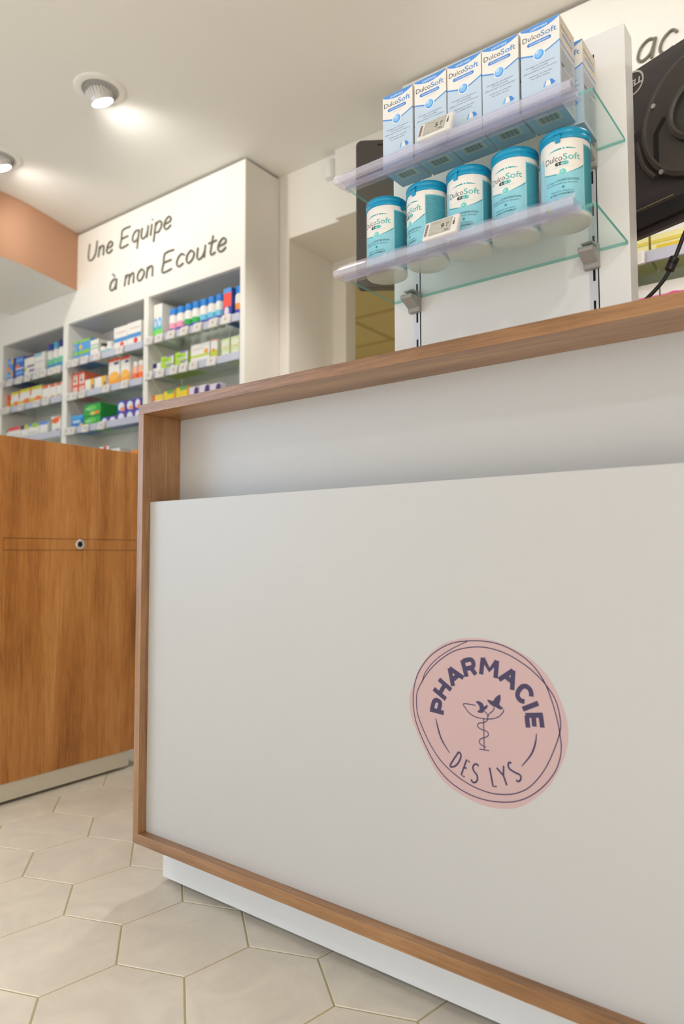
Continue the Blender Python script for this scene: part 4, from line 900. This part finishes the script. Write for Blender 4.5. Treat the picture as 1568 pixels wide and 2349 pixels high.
    def ringk(r, z, kn): return [((r-(.0005 if k%2 and kn else 0))*math.cos(2*PI*k/seg), (r-(.0005 if k%2 and kn else 0))*math.sin(2*PI*k/seg), z) for k in range(seg)]
    ld.grid([ringk(JR-.004,JH-.0001,0),ringk(JR-.0015,JH-.0012,0),ringk(JR+.0005,JH-.0030,1),ringk(JR+.0009,JH-.0095,1),ringk(JR+.0002,JH-.0103,0),ringk(JR-.0001,JH-.0106,0)], M['lid'], True)
    ld.face(ringk(JR-.004,JH-.0001,0), M['lid'])
    ld.grid([ringk(JR-.0001,JH-.0106,0),ringk(JR+.0004,JH-.0112,0),ringk(JR+.0002,JH-.0190,0),ringk(JR-.0006,JH-.0196,0),ringk(JR-.0025,JH-.0196,0)], M['lid'], True)
    ld.build('lid', t, smooth=True, angle=50)
    tb = MB()
    def wr(a, r, z): return (math.sin(a)*r, -math.cos(a)*r, z)
    A = [i/8*.30-.15 for i in range(9)]; B2 = [i/4*.20-.10 for i in range(5)]
    tb.grid([[wr(a,JR+.0002,JH-.0100) for a in A],[wr(a,JR+.0040,JH-.0112) for a in A],[wr(a,JR+.0038,JH-.0130) for a in A],[wr(a,JR+.0002,JH-.0128) for a in A]], M['lid'])
    tb.grid([[wr(a,JR+.0016,JH-.0128) for a in B2],[wr(a,JR+.0016,JH-.0245) for a in B2],[wr(a*.7,JR+.0014,JH-.0262) for a in B2],[wr(a*.7,JR-.0002,JH-.0262) for a in B2],[wr(a,JR-.0002,JH-.0245) for a in B2],[wr(a,JR,JH-.0128) for a in B2]], M['lid'])
    tb.fix = True
    tb.build('tear_tab', t, bevel=0)
    return t
M['jar_white'] = mat('jar_white_plastic', (.83,.79,.73), .28, spec=.5)
M['lid'] = mat('teal_blue_lid', srgb(18,150,192), .30)
jar = jar_proto()
JP = [(-.7545,1.1270,-30,48,'leftmost on lower glass shelf'),(-.6612,1.1275,-57,-40,'second from left on lower glass shelf'),(-.5742,1.1270,-14,-35,'middle one on lower glass shelf'),(-.4857,1.1270,-23,-110,'fourth from left on lower glass shelf'),(-.3963,1.1268,-6,-16,'rightmost on lower glass shelf')]
def copy_tree(o, parent=None):
    c = o.copy(); COL.objects.link(c)
    if parent: c.parent = parent
    for ch in list(o.children): copy_tree(ch, c)
    return c
trees = [jar]+[copy_tree(jar) for _ in range(4)]
for t, (x,y,lab,tabang,w_) in zip(trees, JP):
    face = math.atan2(x, y)          # azimuth of the jar as seen from the viewpoint
    t.location = (x, y, ZG1+.0061)
    t.rotation_euler = (0,0, -face+math.radians(lab))
    for ch in t.children:
        if ch.name.startswith('tear_tab'): ch.rotation_euler = (0,0, math.radians(tabang-lab))
    t['label'] = 'white jar with teal label, '+w_; t['category'] = 'jar'; t['group'] = 'jars on the lower glass shelf'

# ================================================================== MONITORS AND CABLE
def big_monitor():
    th = math.radians(19.6)       # turned away from the counter front
    u = Vector((math.cos(th), -math.sin(th), 0)); n = Vector((math.sin(th), math.cos(th), 0))
    kd = Vector((-.359,1.42,0)).dot(n); P0 = u*(-.685)+n*kd
    t = thing('large_monitor', 'large black computer monitor seen from behind beside the display panel', 'monitor', (P0.x, P0.y, HT), -th)
    # local x = u, y = into the counter, back faces -y
    H0, H1 = 1.375-HT, 1.716-HT; w = .265; zc = (H0+H1)/2
    def rr(x0,x1,z0,z1,r,y,n=6):
        o = []
        for cx,cz,a in ((x1-r,z1-r,0),(x0+r,z1-r,PI/2),(x0+r,z0+r,PI),(x1-r,z0+r,3*PI/2)):
            for k in range(n+1): o.append((cx+r*math.cos(a+PI/2*k/n), y, cz+r*math.sin(a+PI/2*k/n)))
        return o
    b = MB(); b.grid([rr(-w,w,H0,H1,.008,.016), rr(-w,w,H0,H1,.008,.004), rr(-w+.004,w-.004,H0+.004,H1-.004,.008,.0)], M['mon'], True)
    b.face(rr(-w+.004,w-.004,H0+.004,H1-.004,.008,.0), M['mon']); b.face(rr(-w,w,H0,H1,.008,.016)[::-1], M['black']); b.build('screen_frame', t, smooth=True)
    # bulged rear housing
    b = MB(); b.grid([rr(-w+.010,w-.010,H0+.030,H1-.004,.012,.001), rr(-w+.020,w-.020,H0+.040,H1-.0135,.014,-.0125), rr(-w+.05,w-.05,H0+.06,H1-.030,.03,-.0150)], M['mon'], True)
    b.face(rr(-w+.05,w-.05,H0+.06,H1-.030,.03,-.0150), M['mon']); hs = b.build('rear_housing', t, smooth=True, angle=60)
    # lower port bay
    b = MB(); b.box(-w+.02,w-.02,-.012,.0005,H0+.010,H0+.040,M['black']); 
    for k in range(9): b.box(.005+k*0,.115,-.0125,-.0119,H0+.014+k*.0026,H0+.0150+k*.0026,C(70,68,60))
    b.build('port_bay', t)
    b = MB(); b.box(-.17,-.045,-.0155,-.011,H0+.043,H0+.0455,C(120,112,90)); b.build('trim_strip', t)
    # logo: ring with letters, left of centre near the top
    b = MB(); lx, lz, R_ = -.1215, 1.677-HT, .0225
    for q in ribbon([(lx+R_*math.cos(2*PI*k/48), lz+R_*math.sin(2*PI*k/48)) for k in range(48)], .0036, True): b.face([(p[0], -.0158, p[1]) for p in q], C(200,196,190))
    ps, wd = text_tris('DELL', .12, .03)
    for p in ps: b.face([(lx-.021+px*.042/wd, -.0160, lz-.006+pz*.0125) for px, pz in p], C(215,212,206))
    b.build('maker_badge', t)['label'] = 'pale round badge with DELL lettering'
    # stand head: round pivot plate with curved slots
    cx, cz = .020, 1.548-HT
    b = MB(); seg = 64
    def rg(r, y): return [(cx+r*math.cos(2*PI*k/seg), y, cz+r*math.sin(2*PI*k/seg)) for k in range(seg)]
    b.grid([rg(.118,-.020),rg(.116,-.030),rg(.108,-.034),rg(.104,-.031),rg(.060,-.031),rg(.057,-.040),rg(.050,-.043),rg(.046,-.040),rg(.046,-.030)], M['mon2'], True); b.face(rg(.046,-.031), M['mon2'])
    pv = b.build('pivot_plate', t, smooth=True, angle=45)
    b = MB()
    for pts in ([(-.070,.012),(-.084,-.006),(-.086,-.014),(-.086,-.062)],):
        for q in ribbon(catmull([(cx+a, cz+c) for a,c in pts], k=6), .0105): b.face([(p[0], -.0315, p[1]) for p in q], M['slot'])
        for e_ in (pts[0], pts[-1]): b.face([(cx+e_[0]+.00525*math.cos(2*PI*k/16), -.0316, cz+e_[1]+.00525*math.sin(2*PI*k/16)) for k in range(16)], M['slot'])
    b.build('curved_slot', pv)
    for sx, sz in ((-.088,.047),(-.076,-.086),(.085,.047),(.076,-.086)):
        b = MB(); b.lathe([(.0001,-.003),(.0045,-.003),(.0050,-.0015),(.0050,.0)], M['silver'], 20); b.build('screw', pv, (cx+sx, -.0318, cz+sz), (math.radians(-90),0,0), smooth=True)
    # stand arm and base behind
    b = MB(); b.tube(catmull([(cx-.128,-.026,cz-.005),(cx-.122,-.028,cz-.03),(cx-.112,-.030,cz-.06),(cx-.09,-.030,cz-.09)],k=6), .0055, M['mon2'], 10); b.build('cable_clip', t, smooth=True)
    b = MB(); b.box(cx+.02,cx+.09,-.052,-.036,.012,cz-.02,M['mon2']); b.build('stand_neck', t, bevel=.004)
    b = MB(); b.box(cx-.05,cx+.19,-.05,.15,.0,.012,M['mon2']); b.build('stand_base', t, bevel=.003)
    b = MB(); b.box(-w+.006,w-.006,.0161,.0168,H0+.010,H1-.006,mat('screen_glass',(.01,.01,.012),.1)); b.build('screen', t)
    b = MB(); b.tube([(-.137,-.022,cz+.035-.03),(-.128,-.026,cz+.052-.03),(-.118,-.026,cz+.060-.03)], .0060, C(200,200,205), 10); b.build('white_clip', t, smooth=True)
big_monitor()
def small_monitor():
    # faces the viewpoint squarely, only its left part shows past the display panel
    ang = math.radians(33.0)
    t = thing('small_monitor', 'dark grey upright monitor behind the left end of glass shelves', 'monitor', (-.949,1.555,HT), ang)
    w, z0, z1 = .158, .357, .764
    def rr(y, ins=0, n=5, r=.016):
        o = []
        for cx,cz,a in ((w-r,z1-r,0),(-w+r,z1-r,PI/2),(-w+r,z0+r,PI),(w-r,z0+r,3*PI/2)):
            for k in range(n+1): o.append((cx+(r-ins)*math.cos(a+PI/2*k/n), y, cz+(r-ins)*math.sin(a+PI/2*k/n)))
        return o
    b = MB(); b.grid([rr(.022),rr(.003),rr(0,.003)], M['mon2'], True); b.face(rr(0,.003), M['mon2']); b.face(rr(.022)[::-1], M['black']); b.build('housing', t, smooth=True)
    b = MB(); b.box(-.10,.10,-.0004,.002,z1-.018,z1-.0135,M['slot']); b.build('vent_slot', t)
    b = MB(); b.box(.02,.09,.022,.05,.01,z0+.2,M['mon2']); b.build('stand_neck', t, bevel=.004)
    b = MB(); b.box(-.04,.15,-.04,.12,0,.010,M['mon2']); b.build('stand_base', t, bevel=.003)
small_monitor()
def cable():
    t = thing('monitor_cable', 'black cable with ferrite collar hanging from the big monitor', 'cable', (-.2729,1.40,1.3463))
    P = [(.0185,-.020,.0275),(.010,-.006,.016),(-.0005,0,0),(-.012,0,-.028),(-.0195,0,-.045),(-.033,0,-.070),(-.050,0,-.089),(-.078,0,-.112),(-.125,0,-.145),(-.20,.01,-.205),(-.27,.02,-.2423)]
    b = MB(); b.tube(catmull(P, k=6), .0038, M['black'], 12); b.build('cord', t, smooth=True)
    a, c = Vector((-.0165,0,-.0375)), Vector((-.0275,0,-.0600)); d = (c-a)
    b = MB(); pr = [(.0038,-.002),(.0075,-.001),(.0092,.001),(.0092,.012),(.0088,.0125),(.0092,.013),(.0092,.024),(.0075,.026),(.0038,.027)]
    b.lathe(pr, M['black'], 28); q = (d).to_track_quat('Z','Y').to_euler(); b.build('ferrite_collar', t, a, q, smooth=True)
cable()
